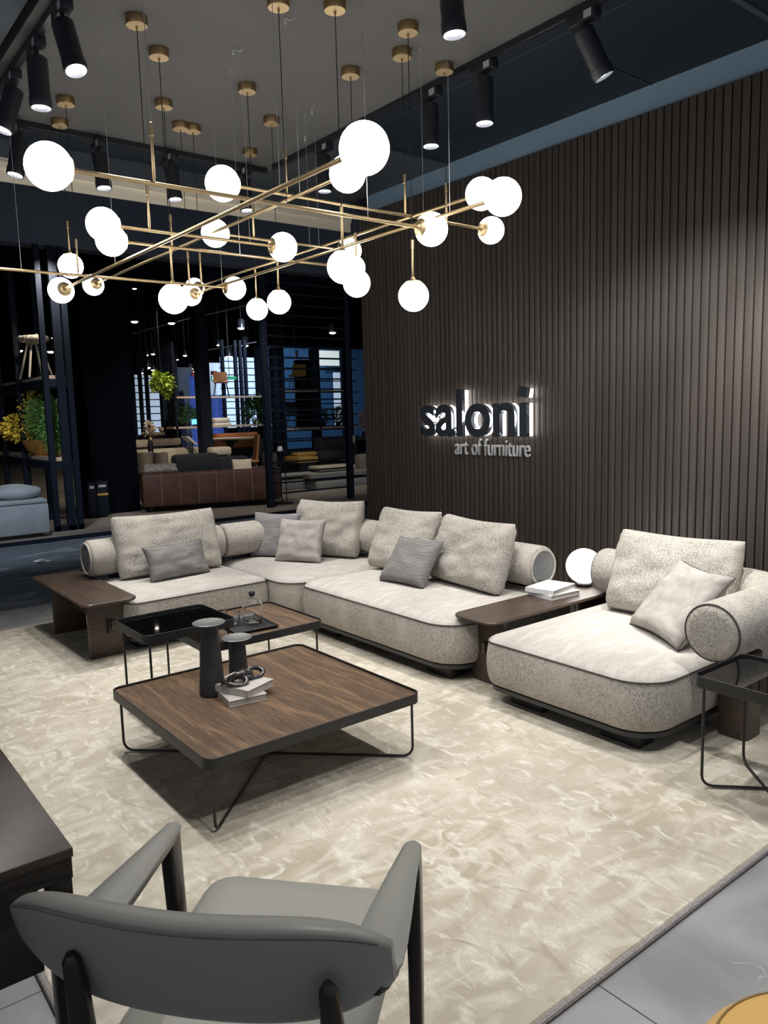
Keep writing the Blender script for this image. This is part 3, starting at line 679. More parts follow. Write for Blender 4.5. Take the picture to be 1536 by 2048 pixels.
# ================================================================ TRACK SPOTS
def track(label, a, b):
    t = thing('light_track', label, 'light track', ((a[0]+b[0])/2, (a[1]+b[1])/2, 3.48), 'ceiling light tracks')
    w_ = .018
    MB().box(min(a[0], b[0])-w_, min(a[1], b[1])-w_, 3.462, max(a[0], b[0])+w_, max(a[1], b[1])+w_, 3.499, .002).build('rail', M['spotbody'], t, smooth=False)
track('black light track along the left edge of the ceiling panel', (1.235, .2), (1.235, 5.40))
track('black light track along the far edge of the ceiling panel', (1.30, 5.50), (3.23, 5.50))
track('black light track along the right edge of the ceiling panel', (3.255, .4), (3.255, 5.38))
SPOTS = [  # mount position, aim direction, label
 ((1.235, 3.83), (.10, -.33, -1), 'black spotlight on the left track, tilted, its lit face largest'),
 ((1.235, 4.26), (.0, -.02, -1), 'black spotlight on the left track pointing straight down'),
 ((1.235, 4.72), (-.35, .0, -1), 'black spotlight on the left track tipped to the left edge'),
 ((1.45, 5.50), (-.22, -.05, -1), 'black spotlight on the far track behind the largest left globe'),
 ((1.95, 5.50), (.03, -.15, -1), 'black spotlight on the far track right of the largest left globe'),
 ((2.46, 5.50), (.03, -.12, -1), 'black spotlight on the far track behind the hanging stems'),
 ((3.05, 5.50), (.0, -.12, -1), 'black spotlight on the far track behind the central globe'),
 ((3.255, 4.72), (-.02, -.02, -1), 'black spotlight on the right track nearest the panel corner'),
 ((3.255, 3.60), (-.02, -.03, -1), 'black spotlight on the right track above the saloni sign side'),
 ((3.255, 3.16), (-.02, -.03, -1), 'black spotlight on the right track, straight down, second from the corner'),
 ((3.255, 2.50), (.42, -.30, -1), 'black spotlight on the right track tilted toward the slatted wall'),
 ((2.40, 2.52), (.05, -.05, -1), 'black spotlight hanging at the top edge of the photo'),
]
SPOTS[8] = (SPOTS[8][0], SPOTS[8][1], 'black spotlight on the right track, third from the panel corner')
SPOTS[9] = (SPOTS[9][0], SPOTS[9][1], 'black spotlight on the right track hanging straight, next before the tilted one')
SPOTS[8] = (SPOTS[8][0], SPOTS[8][1], 'black spotlight on the right track, in the middle of the three straight ones')
def spot_head(pos, aim, label, energy=SPOT_W, angle=75):
    x, y = pos; d = Vector(aim).normalized()
    t = thing('track_spotlight', label, 'spotlight', (x, y, 3.46), 'black track spotlights')
    MB().box(x-.026, y-.085, 3.412, x+.026, y+.085, 3.462, .003).build('adapter', M['spotbody'], t)
    MB().box(x-.0268, y-.065, 3.420, x-.026, y-.02, 3.455).build('rating_plate', M['sticker'], t, smooth=False)
    top = Vector((x, y, 3.375)); T = Matrix.Translation(top) @ d.to_track_quat('Z', 'Y').to_matrix().to_4x4()
    MB().tube([(x, y, 3.43), (x, y, 3.385)], .010, 10).build('swivel', M['spotbody'], t)
    b = MB().lathe([(.044, -.01), (.050, -.004), (.050, .18), (.0535, .183), (.0535, .222), (.051, .229), (.046, .229), (.045, .212)], n=28, cap=False)
    b.lathe([(.002, -.012), (.044, -.010)], n=28, cap=False); b.xf(T); bo = b.build('housing', M['spotbody'], t, ang=35)
    f = MB().lathe([(.0455, .213), (.002, .2131)], n=24, cap=False).xf(T).build('lens', M['lens'], bo)
    L_ = light('spot_lamp', 'SPOT', top+d*.23, energy, (1, .975, .94), .03, top+d*3, angle, .7)
for s in SPOTS: spot_head(*s, energy=SPOT_W*(2.4 if s[1][0] > .4 else 1))
# the tracks carry on toward the viewer; unseen heads added there for fill
for pos, aim, lb in (((1.235, 2.9), (.25, .05, -1), 'added unseen fill spotlight on the left track above the coffee tables'), ((1.235, 1.7), (.15, .1, -1), 'added unseen fill spotlight on the left track above the armchair'),
                     ((3.255, 1.1), (-.10, .15, -1), 'added unseen fill spotlight on the right track above the side table'), ((1.235, .6), (-.1, .15, -1), 'added unseen fill spotlight on the left track above the viewer'),
                     ((3.255, .7), (-.35, .1, -1), 'added unseen fill spotlight on the right track above the pouf'), ((3.255, 1.5), (.55, .55, -1), 'added unseen fill spotlight on the right track aimed at the slatted wall')):
    spot_head(pos, aim, lb, energy=SPOT_W*(2.4 if aim[0] > .4 else 1))

# ================================================================ WALL SIGN
def text_mesh(body, size, extrude, offset):
    cu = bpy.data.curves.new('t', 'FONT'); cu.body = body; cu.size = size; cu.extrude = extrude; cu.offset = offset; cu.resolution_u = 6
    o = bpy.data.objects.new('t', cu); COL.objects.link(o)
    dg = bpy.context.evaluated_depsgraph_get(); me = bpy.data.meshes.new_from_object(o.evaluated_get(dg))
    bpy.data.objects.remove(o); bpy.data.curves.remove(cu); return me
def bbox(me): 
    xs = [v.co.x for v in me.vertices]; ys = [v.co.y for v in me.vertices]; return min(xs), max(xs), min(ys), max(ys)
def sign(label, body, ya, yb, zb, xh, depth, back, mat, off, weight=0):
    """letters standing off the wall, reading toward -Y; ya..yb is the width, zb the baseline, xh the x-height"""
    t = thing('wall_sign', label, 'sign', (WX-.03, (ya+yb)/2, zb))
    mes = []; x = 0
    ref = text_mesh('x', 1, 0, off); b = bbox(ref); sz = xh/(b[3]-max(b[2], 0))
    full = text_mesh(body, 1, 0, off); fb = bbox(full); sx = (ya-yb)/(fb[1]-fb[0])
    for i, ch in enumerate(body):
        if ch == ' ': continue
        pre = text_mesh(body[:i+1], 1, 0, off); one = text_mesh(ch, 1, 0, off); ob = bbox(one); pb = bbox(pre)
        x0 = pb[1]-ob[1]            # shift of this letter inside the word
        def place(z0, z1, o2, mt, nm, par):
            me = text_mesh('\u0131' if (ch == 'i' and back) else ch, 1, .5, o2)
            if ch == 'i' and back:            # the dot of this logo is a tilted square
                bm = bmesh.new(); bm.from_mesh(me); q = bbox(me); g_ = .006+(o2-off); r_ = bmesh.ops.create_cube(bm, size=1)['verts']
                cx_, cy2 = (q[0]+q[1])/2-.01, q[3]+.155
                for v in r_:
                    a_, b_ = v.co.x*(.155+2*g_), v.co.y*(.135+2*g_); v.co = (cx_+a_*math.cos(.22)+b_*math.sin(.22), cy2-a_*math.sin(.22)+b_*math.cos(.22), v.co.z)
                bm.to_mesh(me); bm.free()
            for v in me.vertices:
                X = (v.co.x + x0 - fb[0])*sx; Zz = v.co.y*sz; D = z0+(v.co.z+.5)*(z1-z0)
                v.co = (WX-.012-D, ya-X, zb+Zz)
            bm = bmesh.new(); bm.from_mesh(me); bmesh.ops.recalc_face_normals(bm, faces=bm.faces); bm.to_mesh(me); bm.free()
            me.materials.clear(); me.materials.append(mt)
            o = bpy.data.objects.new(nm, me); COL.objects.link(o); o.parent = par; o.location = -W(par)
            return o
        if back:
            l = place(back, depth, off, mat, 'letter_'+ch, t); place(.004, back, off-.012, M['halo'], 'light_band', l)
        else: place(.004, depth, off, mat, 'letter_'+ch, t)
    return t
sign('chrome backlit wall sign reading saloni on the slatted wall', 'saloni', 5.30, 4.045, 1.385, .255, .085, .048, M['chrome'], .022)
sign('small steel wall sign reading art of furniture under the saloni sign', 'art of furniture', 4.925, 4.075, 1.215, .088, .020, 0, M['chromematte'], -.004)

# ================================================================ THE HALL BEHIND
PZ = .05                                     # the neighbouring stand's raised floor
M['hallfloor'] = pmat('neighbour floor', (.17, .15, .13), .5, col2=(.22, .20, .175), scale=1.5)
M['slate'] = pmat('slate bulkhead', (.060, .075, .105), .7, col2=(.075, .09, .12), scale=1)
M['halldark'] = pmat('black hall', (.0016, .0026, .0055), .95, 0, .08)
M['bluepanel'] = pmat('blue back panel', (.03, .11, .24), .6, col2=(.04, .13, .28), scale=.8)
M['greyfab'] = mix_mat('blue grey upholstery', .9, [(.235, .27, .31), ('noise', 5, None, .4, .7, (.29, .32, .355), 4, .5)], bump=('noise', 60, None, .2, .004), spec=.2)
M['patterned'] = mix_mat('patterned grey weave', .9, [(.10, .095, .09), ('noise', 40, (1, 1, 3), .45, .6, (.42, .40, .38), 5, 1)], spec=.2)
M['brownleather'] = mix_mat('brown aged leather', .5, [(.065, .030, .024), ('noise', 4, None, .4, .7, (.105, .052, .040), 6, .6)], bump=('noise', 30, None, .2, .004), spec=.4)
M['woodpale'] = mix_mat('pale oak', .5, [(.42, .33, .25), ('noise', 8, (1, 6, 6), .4, .7, (.50, .40, .31), 4, .4)], spec=.3)
M['taupefab'] = pmat('taupe upholstery', (.16, .135, .11), .9, col2=(.2, .17, .14), scale=20)
M['creamfab'] = pmat('cream upholstery', (.42, .38, .30), .9, col2=(.48, .43, .34), scale=9)
M['navyfab'] = pmat('navy upholstery', (.008, .011, .018), .85)
M['charcoal'] = pmat('charcoal upholstery', (.05, .05, .05), .9, col2=(.07, .07, .07), scale=20)
M['greymid'] = pmat('mid grey upholstery', (.20, .205, .20), .9, col2=(.26, .26, .25), scale=10)
M['mustard'] = pmat('mustard upholstery', (.36, .22, .05), .85, col2=(.42, .26, .06), scale=20)
M['orange'] = pmat('orange leather', (.50, .16, .045), .5, col2=(.56, .19, .055), scale=10)
M['tan'] = pmat('tan leather', (.26, .115, .05), .4)
M['towel'] = pmat('cream blanket', (.66, .58, .47), .95, col2=(.58, .50, .40), scale=30, bump=.4)
M['gold'] = pmat('hammered gold bowl', (.50, .26, .07), .38, .7, bump=.5, bscale=40)
M['greenleaf'] = pmat('green leaf', (.08, .20, .04), .5, col2=(.16, .32, .08), scale=14)
M['darkleaf'] = pmat('dark leaf', (.02, .06, .02), .5, col2=(.04, .11, .03), scale=14)
M['limeleaf'] = pmat('lime leaf', (.28, .42, .04), .5, col2=(.40, .55, .08), scale=14)
M['yellow'] = pmat('yellow blossom', (.72, .50, .04), .6, col2=(.80, .60, .08), scale=30)
M['dried'] = pmat('dried flower', (.50, .38, .26), .8)
M['terracotta'] = pmat('terracotta', (.20, .08, .045), .8)
M['straw'] = mix_mat('braided rush', .9, [(.28, .25, .20), ('noise', 30, None, .45, .6, (.62, .57, .48), 4, 1)], bump=('noise', 40, None, .8, .01))
M['palewood'] = pmat('grey washed wood', (.32, .28, .23), .7)
M['winglow'] = pmat('daylit glazing', (.5, .6, .8), .4, emit=(.46, .63, 1.0), es=.95)
M['winpale'] = pmat('daylit frosted glazing', (.5, .6, .7), .4, emit=(.50, .62, .78), es=.45)
M['winwhite'] = pmat('pale lit glazing', (.6, .65, .65), .4, emit=(.72, .80, .80), es=.55)
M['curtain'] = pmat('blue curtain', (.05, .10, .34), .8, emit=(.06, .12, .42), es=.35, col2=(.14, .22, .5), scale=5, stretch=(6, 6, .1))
M['red'] = pmat('red valance', (.35, .06, .06), .8)
M['exitgreen'] = pmat('green exit sign', (.02, .25, .12), .5, emit=(.03, .35, .20), es=.22)
M['exitwhite'] = pmat('exit sign symbol', (.8, .9, .85), .5, emit=(.6, .9, .8), es=.8)
M['hall_lens'] = pmat('hall lamp lens', (1, 1, 1), .3, emit=(1.0, .90, .76), es=9)
M['screenblue'] = pmat('small lit screen', (.1, .4, .8), .4, emit=(.15, .5, 1.0), es=1.3)
def FP(x, y): return AZ(x, y, PZ)
def span(mb, xa, ya, xb, yb, Y, dep, b=.0):
    P, Q = AY(xa, yb, Y), AY(xb, ya, Y); mb.box(min(P.x, Q.x), Y, P.z, max(P.x, Q.x), Y+dep, Q.z, b); return mb
def ctr(xa, ya, xb, yb, Y, dep): P, Q = AY(xa, yb, Y), AY(xb, ya, Y); return Vector(((P.x+Q.x)/2, Y+dep/2, P.z))

# carpeted aisle and stand floor
mb = MB(); slab(mb, -2.5, 7.1, 25, 10.74, (.01,)*4, 0, .006, .002)
tag(mb.build('aisle_carpet', M['marble']), 'dark blue black aisle carpet between the two stands', 'carpet')
struct('floor_platform', MB().box(-3, 10.76, 0, 26, 34, PZ), M['hallfloor'], smooth=False)
struct('trim_4', MB().box(-3, 10.70, 0, 26, 10.762, PZ+.004), M['navyframe'], smooth=False)
struct('wall_back', MB().box(-4, 33, 0, 27, 33.2, 6.5), M['halldark'], smooth=False)
struct('ceiling_hall', MB().box(-4, 6.62, 5.6, 27, 33.2, 5.7), M['halldark'], smooth=False)
struct('wall_left', MB().box(-4.2, 6.62, 0, -4, 33.2, 6.5), M['halldark'], smooth=False)
struct('wall_far_right', MB().box(26, -2, 0, 26.2, 33.2, 6.5), M['halldark'], smooth=False)
struct('trim_5', MB().box(-3, 11.35, 3.95, 9.2, 11.6, 5.2), M['slate'], smooth=False)
# scrap of plastic on the aisle carpet
q = AZ(87, 1124, .006); mb = MB(); pts = []
for k in range(14):
    a = 2*math.pi*k/14; pts.append(Vector((q.x+.13*math.cos(a)*random.uniform(.6, 1.1), q.y+.10*math.sin(a)*random.uniform(.6, 1.1), .008+random.random()*.02)))
mb.add([(q.x, q.y, .045)]+pts, [(0, k+1, (k+1) % 14+1) for k in range(14)])
tag(mb.build('plastic_scrap', M['wire'], ang=5), 'crumpled pale plastic scrap lying on the dark aisle carpet', 'scrap')

# light grey sofa
P = FP(103, 1072); sx, syy = P.x, P.y
t = thing('lounge_sofa', 'blue grey sofa cut off by the left edge on the neighbouring stand', 'sofa', (sx-1, syy+.5, PZ))
MB().box(sx-2.3, syy+.05, PZ, sx-.08, syy+.85, PZ+.07).build('plinth', M['black'], t, smooth=False)
MB().box(sx-2.4, syy, PZ+.05, sx, syy+.95, .50, .03).build('base', M['greyfab'], t)
MB().box(sx-2.4, syy+.01, .505, sx-.01, syy+.9, .56, .02).build('seat_top', M['greyfab'], t)
mb = MB(); rg = []
for k in range(9):
    f_ = k/8; e = math.sin(math.pi*min(f_*1.0, 1)) ** .35 if 0 < k < 8 else .55
    rg.append([(sx-.62+.60*f_, syy+.08+.36+.34*math.copysign(abs(math.cos(a)) ** .7, math.cos(a))*e, .64+.11*math.copysign(abs(math.sin(a)) ** .7, math.sin(a))*e) for a in [2*math.pi*i/20 for i in range(20)]])
mb.rings(rg); mb.build('arm_roll', M['greyfab'], t, ang=80)
MB().box(sx-2.4, syy+.55, .55, sx-.70, syy+.9, .86, .09).build('back_cushion', M['creamfab'], t)
cushion('patterned grey cushion lying on the blue grey sofa at the left edge', (sx-1.5, syy+.30, .6), (sx-.9, syy+.25, .6), .30, 50, .12, M['patterned'], name='throw_cushion', seed=21, zb=.56, group=None)

# tall black rack with shelves
A = FP(112, 1064); rx0, ry0 = A.x, A.y; C = FP(180, 1061); rx1 = C.x
zc = ACOL(98, 917, Vector((rx0, ry0, 0))).z; zs = ACOL(88, 750, Vector((rx0, ry0, 0))).z
t = thing('display_rack', 'tall black open rack with oak shelves holding plants and a stool', 'shelf rack', ((rx0+rx1)/2, ry0+2, PZ))
ys = [ry0, AX(44, 890, rx0).y, AX(6, 890, rx0).y]
for yy in ys:
    for xx, w_ in ((rx0, .075), (rx1-.075, .075)) + (((rx0*.42+rx1*.58-.05, .11),) if yy == ry0 else ()):
        MB().box(xx, yy, PZ, xx+w_, yy+.075, 3.95, .003).build('post', M['navyframe'], t, smooth=False)
MB().box(rx0, ry0, PZ, rx1, ry0+.07, PZ+.07).build('foot_rail', M['navyframe'], t, smooth=False)
for z_, nm in ((zc, 'counter_shelf'), (zs, 'upper_shelf')):
    s_ = MB().box(rx0+.08, ry0+.08, z_-.05, rx1-.08, ys[2]+1.2, z_, .003).build(nm, M['woodpale'], t, smooth=False)
    MB().box(rx0+.02, ry0+.02, z_-.16, rx1-.02, ys[2]+1.2, z_-.052).build('shelf_beam', M['navyframe'], s_, smooth=False)

def foliage(par, c, rad, n, mat, leaf=.05, name='foliage', squash=1, droop=0, thin=.35, seed=0):
    rnd = random.Random(seed); mb = MB(); c = Vector(c)
    for k in range(n):
        d = Vector((rnd.gauss(0, 1), rnd.gauss(0, 1), rnd.gauss(0, 1))).normalized()*rnd.random() ** .4
        p = c + Vector((d.x*rad[0], d.y*rad[1], d.z*rad[2]))
        o_ = (d+Vector((rnd.gauss(0, .4), rnd.gauss(0, .4), rnd.gauss(0, .4)-droop))).normalized()
        s_ = o_.cross(Vector((rnd.gauss(0, 1), rnd.gauss(0, 1), rnd.gauss(0, 1)))).normalized(); L_ = leaf*rnd.uniform(.6, 1.3); nn = o_.cross(s_)
        mb.add([p, p+o_*L_*.45+s_*L_*thin/2+nn*L_*.08, p+o_*L_, p+o_*L_*.45-s_*L_*thin/2+nn*L_*.08], [(0, 1, 2), (0, 2, 3)])
    o = mb.build(name, mat, par, smooth=False); return o
def stalks(par, base, tips, r=.004, mat=None):
    mb = MB()
    for tp in tips: mb.tube([base, (Vector(base)+Vector(tp))/2+Vector((random.uniform(-.03, .03), random.uniform(-.03, .03), .03)), tp], [r, r*.8, r*.5], 5)
    return mb.build('stems', mat or M['darkleaf'], par)
# gold bowl with ferns and yellow blossom
bx_, by_ = (rx0+rx1)/2, AX(75, 900, (rx0+rx1)/2-.05).y
t = thing('flower_bowl', 'hammered gold bowl with ferns and yellow blossom on the black rack', 'flower arrangement', (bx_, by_, zc))
MB().lathe([(.10, 0), (.12, .01), (.20, .09), (.25, .19), (.27, .24), (.262, .24), (.24, .19), (.19, .09), (.002, .03)], (bx_, by_, zc), 30).build('bowl', M['gold'], t)
stalks(t, (bx_, by_, zc+.08), [(bx_+random.uniform(-.4, .3), by_+random.uniform(-.4, .5), zc+random.uniform(.35, .85)) for _ in range(22)])
foliage(t, (bx_+.05, by_-.15, zc+.55), (.22, .35, .33), 1500, M['greenleaf'], .09, 'fern_foliage', thin=.18, seed=1)
foliage(t, (bx_-.12, by_+.55, zc+.42), (.3, .6, .22), 900, M['yellow'], .045, 'yellow_blossom', thin=.8, seed=2)
foliage(t, (bx_-.05, by_+.25, zc+.75), (.15, .3, .25), 260, M['yellow'], .045, 'yellow_blossom', thin=.8, seed=3)
fy = ry0+.40
t = thing('potted_fern', 'tall green fern on the counter shelf behind the rack corner post', 'potted plant', (rx0+.22, fy, zc))
MB().lathe([(.07, 0), (.09, .1), (.085, .1), (.002, .08)], (rx0+.22, fy, zc), 18).build('pot', M['terracotta'], t)
foliage(t, (rx0+.20, fy, zc+.42), (.14, .16, .40), 1100, M['greenleaf'], .09, thin=.2, seed=4)
t = thing('potted_plant', 'small green plant in a clay pot at the rack end', 'potted plant', (rx1-.08, ry0+.55, zc))
MB().lathe([(.05, 0), (.075, .05), (.07, .14), (.06, .14), (.002, .10)], (rx1-.08, ry0+.55, zc), 18).build('pot', M['terracotta'], t)
foliage(t, (rx1-.09, ry0+.55, zc+.34), (.07, .1, .22), 420, M['greenleaf'], .08, thin=.25, seed=5)
# rush stool on the upper shelf
q = AX(72, 745, (rx0+rx1)/2-.06); sxx, sy3 = q.x, q.y
t = thing('rush_stool', 'braided rush stool with splayed pale legs on the upper rack shelf', 'stool', (sxx, sy3, zs))
mb = MB(); mb.tube([(sxx+.17*math.cos(k*math.pi/12), sy3+.27*math.sin(k*math.pi/12), zs+.56) for k in range(25)], .04, 10, False); mb.tube([(sxx, sy3-.2, zs+.55), (sxx, sy3+.2, zs+.55)], .07, 8); mb.build('seat', M['straw'], t)
for (u_, v_) in ((-1, -1), (1, -1), (-1, 1), (1, 1)):
    MB().tube([(sxx+u_*.05, sy3+v_*.09, zs+.53), (sxx+u_*.16, sy3+v_*.26, zs+.0)], .016, 8).build('leg', M['palewood'], t)

# dark column and bins in front of it
xa, xb = AY(176, 850, 12.75).x, AY(270, 850, 12.75).x
struct('wall_column', MB().box(xa, 12.75, PZ, xb, 13.4, 5.6), M['halldark'], smooth=False)
for (a_, b_, y0_, lab, grp) in ((176, 193, 965, 'dark wheeled bin left of the dark column', None), (194, 217, 962, 'square black bin with an olive band at the foot of the dark column', None)):
    Pb = FP(b_, 1024); yb_ = 12.35; c = ctr(a_, y0_, b_, 1024, yb_, .3)
    t = thing('waste_bin', lab, 'bin', (c.x, c.y, PZ))
    X0, X1 = AY(a_, 990, yb_).x, AY(b_, 990, yb_).x
    zt_ = AY(b_, y0_, yb_).z
    MB().box(X0, yb_, PZ+.03, X1, yb_+.3, zt_, .01).build('bin_body', M['navyframe'], t)
    MB().box(X0+.03, yb_-.004, zt_-.09, X1-.03, yb_, zt_-.05).build('bin_slot', M['wire'], t, smooth=False)
    if a_ > 180: MB().box(X0+.005, yb_-.004, zt_-.22, X1-.005, yb_, zt_-.185).build('band', M['mustard'], t, smooth=False)
    for k in (X0+.04, X1-.04): MB().lathe([(.02, 0), (.025, .012), (.02, .03)], (k, yb_+.05, PZ), 10).build('caster', M['black'], t)

# brown leather sofa, seen from behind
P1, P2 = FP(288, 1027), FP(524, 1011); dx = (P2-P1).normalized(); dy = Vector((-dx.y, dx.x, 0)); Ls = (P2-P1).length+.35
def LC(u, v, z): return P1+dx*u+dy*v+Vector((0, 0, z-PZ))
t = thing('leather_sofa', 'brown leather sofa seen from behind with vertical seams', 'sofa', LC(1, .5, PZ))
def lbox(mb, u0, v0, z0, u1, v1, z1, b=.04):
    m_ = MB().box(u0, v0, z0, u1, v1, z1, b); mb.add([LC(*p) for p in m_.v], m_.f); return mb
hb = ACOL(275, 950, P1).z
lbox(MB(), 0, 0, .14, Ls, .28, hb, .05).build('back', M['brownleather'], t)
lbox(MB(), .0, .22, .14, .30, 1.05, hb-.03, .05).build('arm', M['brownleather'], t)
lbox(MB(), Ls-.30, .22, .14, Ls, 1.05, hb-.03, .05).build('arm', M['brownleather'], t)
lbox(MB(), .25, .25, .14, Ls-.25, 1.0, .44, .04).build('seat', M['brownleather'], t)
mb = MB(); k = .30
while k < Ls-.1:
    mb.tube([LC(k, -.004, .16), LC(k, -.006, hb-.05), LC(k, .02, hb-.002), LC(k, .22, hb+.002)], .006, 6); k += .30
mb.build('seams', M['taupefab'], t)
for (u, v) in ((.1, .1), (Ls-.15, .1), (.1, .9), (Ls-.15, .9)): lbox(MB(), u, v, PZ, u+.05, v+.05, .15, .004).build('foot', M['black'], t)
a = LC(.05, .30, .5); b = LC(.62, .30, .5)
cushion('pale patterned cushion lying on the left arm of the brown sofa', a, b, .32, 72, .10, M['patterned'], name='throw_cushion', seed=22, zb=hb-.02, group=None)
a = LC(Ls-.75, .42, .5); b = LC(Ls-.40, .40, .5)
cushion('cream patterned cushion standing at the right end of the brown sofa', a, b, .36, 20, .12, M['towel'], name='throw_cushion', seed=23, zb=.50, roll=0, group=None)

# slatted black screen
S1, S2 = FP(529, 1013), FP(716, 999); Ys = (S1.y+S2.y)/2
t = thing('slatted_screen', 'tall black screen of horizontal bars between two posts', 'partition', ((S1.x+S2.x)/2, Ys, PZ))
for X in (S1.x, S2.x): MB().box(X-.05, Ys-.05, PZ, X+.05, Ys+.05, 3.95, .003).build('post', M['navyframe'], t, smooth=False)
z = .26
while z < 3.9:
    MB().box(S1.x+.05, Ys-.012, z, S2.x-.05, Ys+.012, z+.026).build('bar', M['navyframe'], t, smooth=False); z += .174
# screens farther back, in front of the glazing
def far_screen(label, Y, x0, x1, ytop, ybot, posts, sp, grp='distant slatted screens'):
    P, Q = AY(x0, ybot, Y), AY(x1, ytop, Y)
    t = thing('slatted_screen', label, 'partition', ((P.x+Q.x)/2, Y, PZ), grp)
    for px in posts:
        X = AY(px, (ytop+ybot)/2, Y).x; MB().box(X-.045, Y-.05, PZ, X+.045, Y+.05, Q.z+.6, .0).build('post', M['navyframe'], t, smooth=False)
    mb = MB(); z = P.z
    while z < Q.z: mb.box(P.x, Y-.012, z, Q.x, Y+.012, z+.028); z += sp
    o = mb.build('bars', M['navyframe'], t, smooth=False); o['kind'] = 'stuff'
far_screen('slatted screen before the bright glazing in the middle of the hall', 21.5, 445, 530, 722, 858, (448, 474, 484, 493), .20)
far_screen('slatted screen before the pale glazing left in the hall', 21.8, 262, 332, 748, 872, (268, 283, 296), .20)
far_screen('slatted screen deep behind the near screen', 17.5, 533, 712, 690, 905, (555, 566), .30)
# glazing, curtains
def glaze(n, xa, ya, xb, yb, Y, mat): struct('window_%d' % n, span(MB(), xa, ya, xb, yb, Y, .05), mat, smooth=False)
glaze(1, 448, 716, 534, 856, 24, M['winglow']); glaze(2, 267, 750, 331, 872, 24, M['winpale']); glaze(3, 640, 702, 678, 731, 22.5, M['winwhite'])
glaze(4, 671, 745, 680, 850, 22.5, M['winpale']); glaze(5, 420, 726, 447, 846, 24.2, M['winpale'])
for lb, xa, ya, xb, yb in (('blue pleated curtain left of the thick black post in the hall', 383, 748, 402, 842), ('blue pleated curtain right of the thick black post in the hall', 424, 790, 446, 850)):
    c = ctr(xa, ya, xb, yb, 23, .1); P, Q = AY(xa, yb, 23), AY(xb, ya, 23); n = 24; pts = [(P.x+(Q.x-P.x)*i/(n*2), 23+.05*math.sin(i*1.6)) for i in range(n*2+1)]
    mb = MB(); mb.rings([[(x, y, z) for x, y in pts]+[(x, y+.01, z) for x, y in pts[::-1]] for z in (PZ, Q.z)]); o = mb.build('curtain', M['curtain']); tag(o, lb, 'curtain', 'blue curtains')
for n, (xa, ya, xb, yb) in enumerate(((383, 746, 402, 753), (303, 744, 318, 752), (423, 742, 434, 750))):
    struct('trim_%d' % (6+n), span(MB(), xa, ya, xb, yb, 22.9, .05), M['red'], smooth=False)
c = ctr(424, 752, 494, 762, 21.2, .06)
t = thing('exit_sign', 'green lit exit sign hanging before the bright glazing', 'sign', c)
span(MB(), 424, 752, 438, 762, 21.2, .06).build('sign_face', M['exitgreen'], t, smooth=False)
span(MB(), 457, 753, 472, 759, 21.2, .06).build('sign_face', M['exitgreen'], t, smooth=False)
MB().tube([(c.x, 21.23, c.z+.1), (c.x, 21.23, 5.6)], .01, 5).build('hanger', M['black'], t)
span(MB(), 425, 754, 429, 760, 21.18, .02).build('symbol', M['exitwhite'], t, smooth=False)
# blue panel wall at the right, thick black post, dark cabinet
struct('wall_blue', span(MB(), 545, 700, 742, 900, 23, .2), M['bluepanel'], smooth=False)
struct('wall_dark', span(MB(), 330, 735, 384, 900, 24, .2), M['slate'], smooth=False)
struct('trim_9', MB().box(AY(404, 850, 15.5).x, 15.5, PZ, AY(425, 850, 15.5).x, 15.75, 5.6), M['navyframe'], smooth=False)
struct('trim_10', span(MB(), 332, 690, 352, 905, 19, .2), M['navyframe'], smooth=False)
struct('trim_11', span(MB(), 604, 720, 626, 860, 19.2, .3), M['halldark'], smooth=False)

# shelving with boards in the middle distance
def board(par, xa, xb, y, th, Y, dep=.45, mat='woodpale'):
    P, Q = AY(xa, y, Y), AY(xb, y, Y); return MB().box(P.x, Y, P.z-th, Q.x, Y+dep, P.z, .0).build('shelf_board', M[mat], par, smooth=False)
t = thing('display_shelving', 'long black shelving with two oak boards in front of the bright glazing', 'shelving', ctr(352, 794, 531, 862, 18, .4))
board(t, 352, 531, 793, .045, 18); board(t, 348, 545, 854, .05, 18)
for px in (352, 531): X = AY(px, 850, 18).x; MB().box(X, 18, PZ, X+.06, 18.45, 3.4).build('post', M['navyframe'], t, smooth=False)
t = thing('display_shelving', 'black shelving with oak boards before the blue wall, behind the near screen', 'shelving', ctr(560, 780, 704, 858, 18.4, .4))
board(t, 560, 704, 781, .045, 18.4); board(t, 566, 716, 857, .05, 18.4)
for px in (560, 640, 704): X = AY(px, 850, 18.4).x; MB().box(X, 18.4, PZ, X+.06, 18.85, 3.4).build('post', M['navyframe'], t, smooth=False)

def shell_chair(name, label, cx, Y, zf, s, shell, legm, yaw=0, back=.42, grp=None):
    t = thing(name, label, 'chair', (cx, Y, zf), grp); T = Matrix.Translation((cx, Y, zf)) @ Matrix.Rotation(R(yaw), 4, 'Z') @ Matrix.Scale(s, 4)
    MB().box(-.23, -.22, .42, .23, .22, .48, .03).xf(T).build('seat', shell, t)
    rg = []
    for k in range(7):
        f_ = k/6; rg.append([(x*(1-.10*f_), .20+.06*f_+.05*(x/.22)**2*-1, .46+back*f_) for x in [-.22+.44*i/8 for i in range(9)]]+[(x*(1-.10*f_), .23+.06*f_+.05*(x/.22)**2*-1, .46+back*f_) for x in [.22-.44*i/8 for i in range(9)]])
    mb = MB(); mb.rings(rg); mb.xf(T); mb.build('backrest', shell, t)
    for u in (-1, 1):
        for v in (-1, 1): MB().tube([(u*.16, v*.15, .43), (u*.23, v*.22, 0)], .012, 6).xf(T).build('leg', legm, t)
    return t
z1 = AY(445, 793, 18).z; shell_chair('dining_chair', 'brown chair with thin legs standing on the upper board before the glazing', AY(443, 790, 18.2).x, 18.2, z1, .82, M['tan'], M['black'], 150, .28)
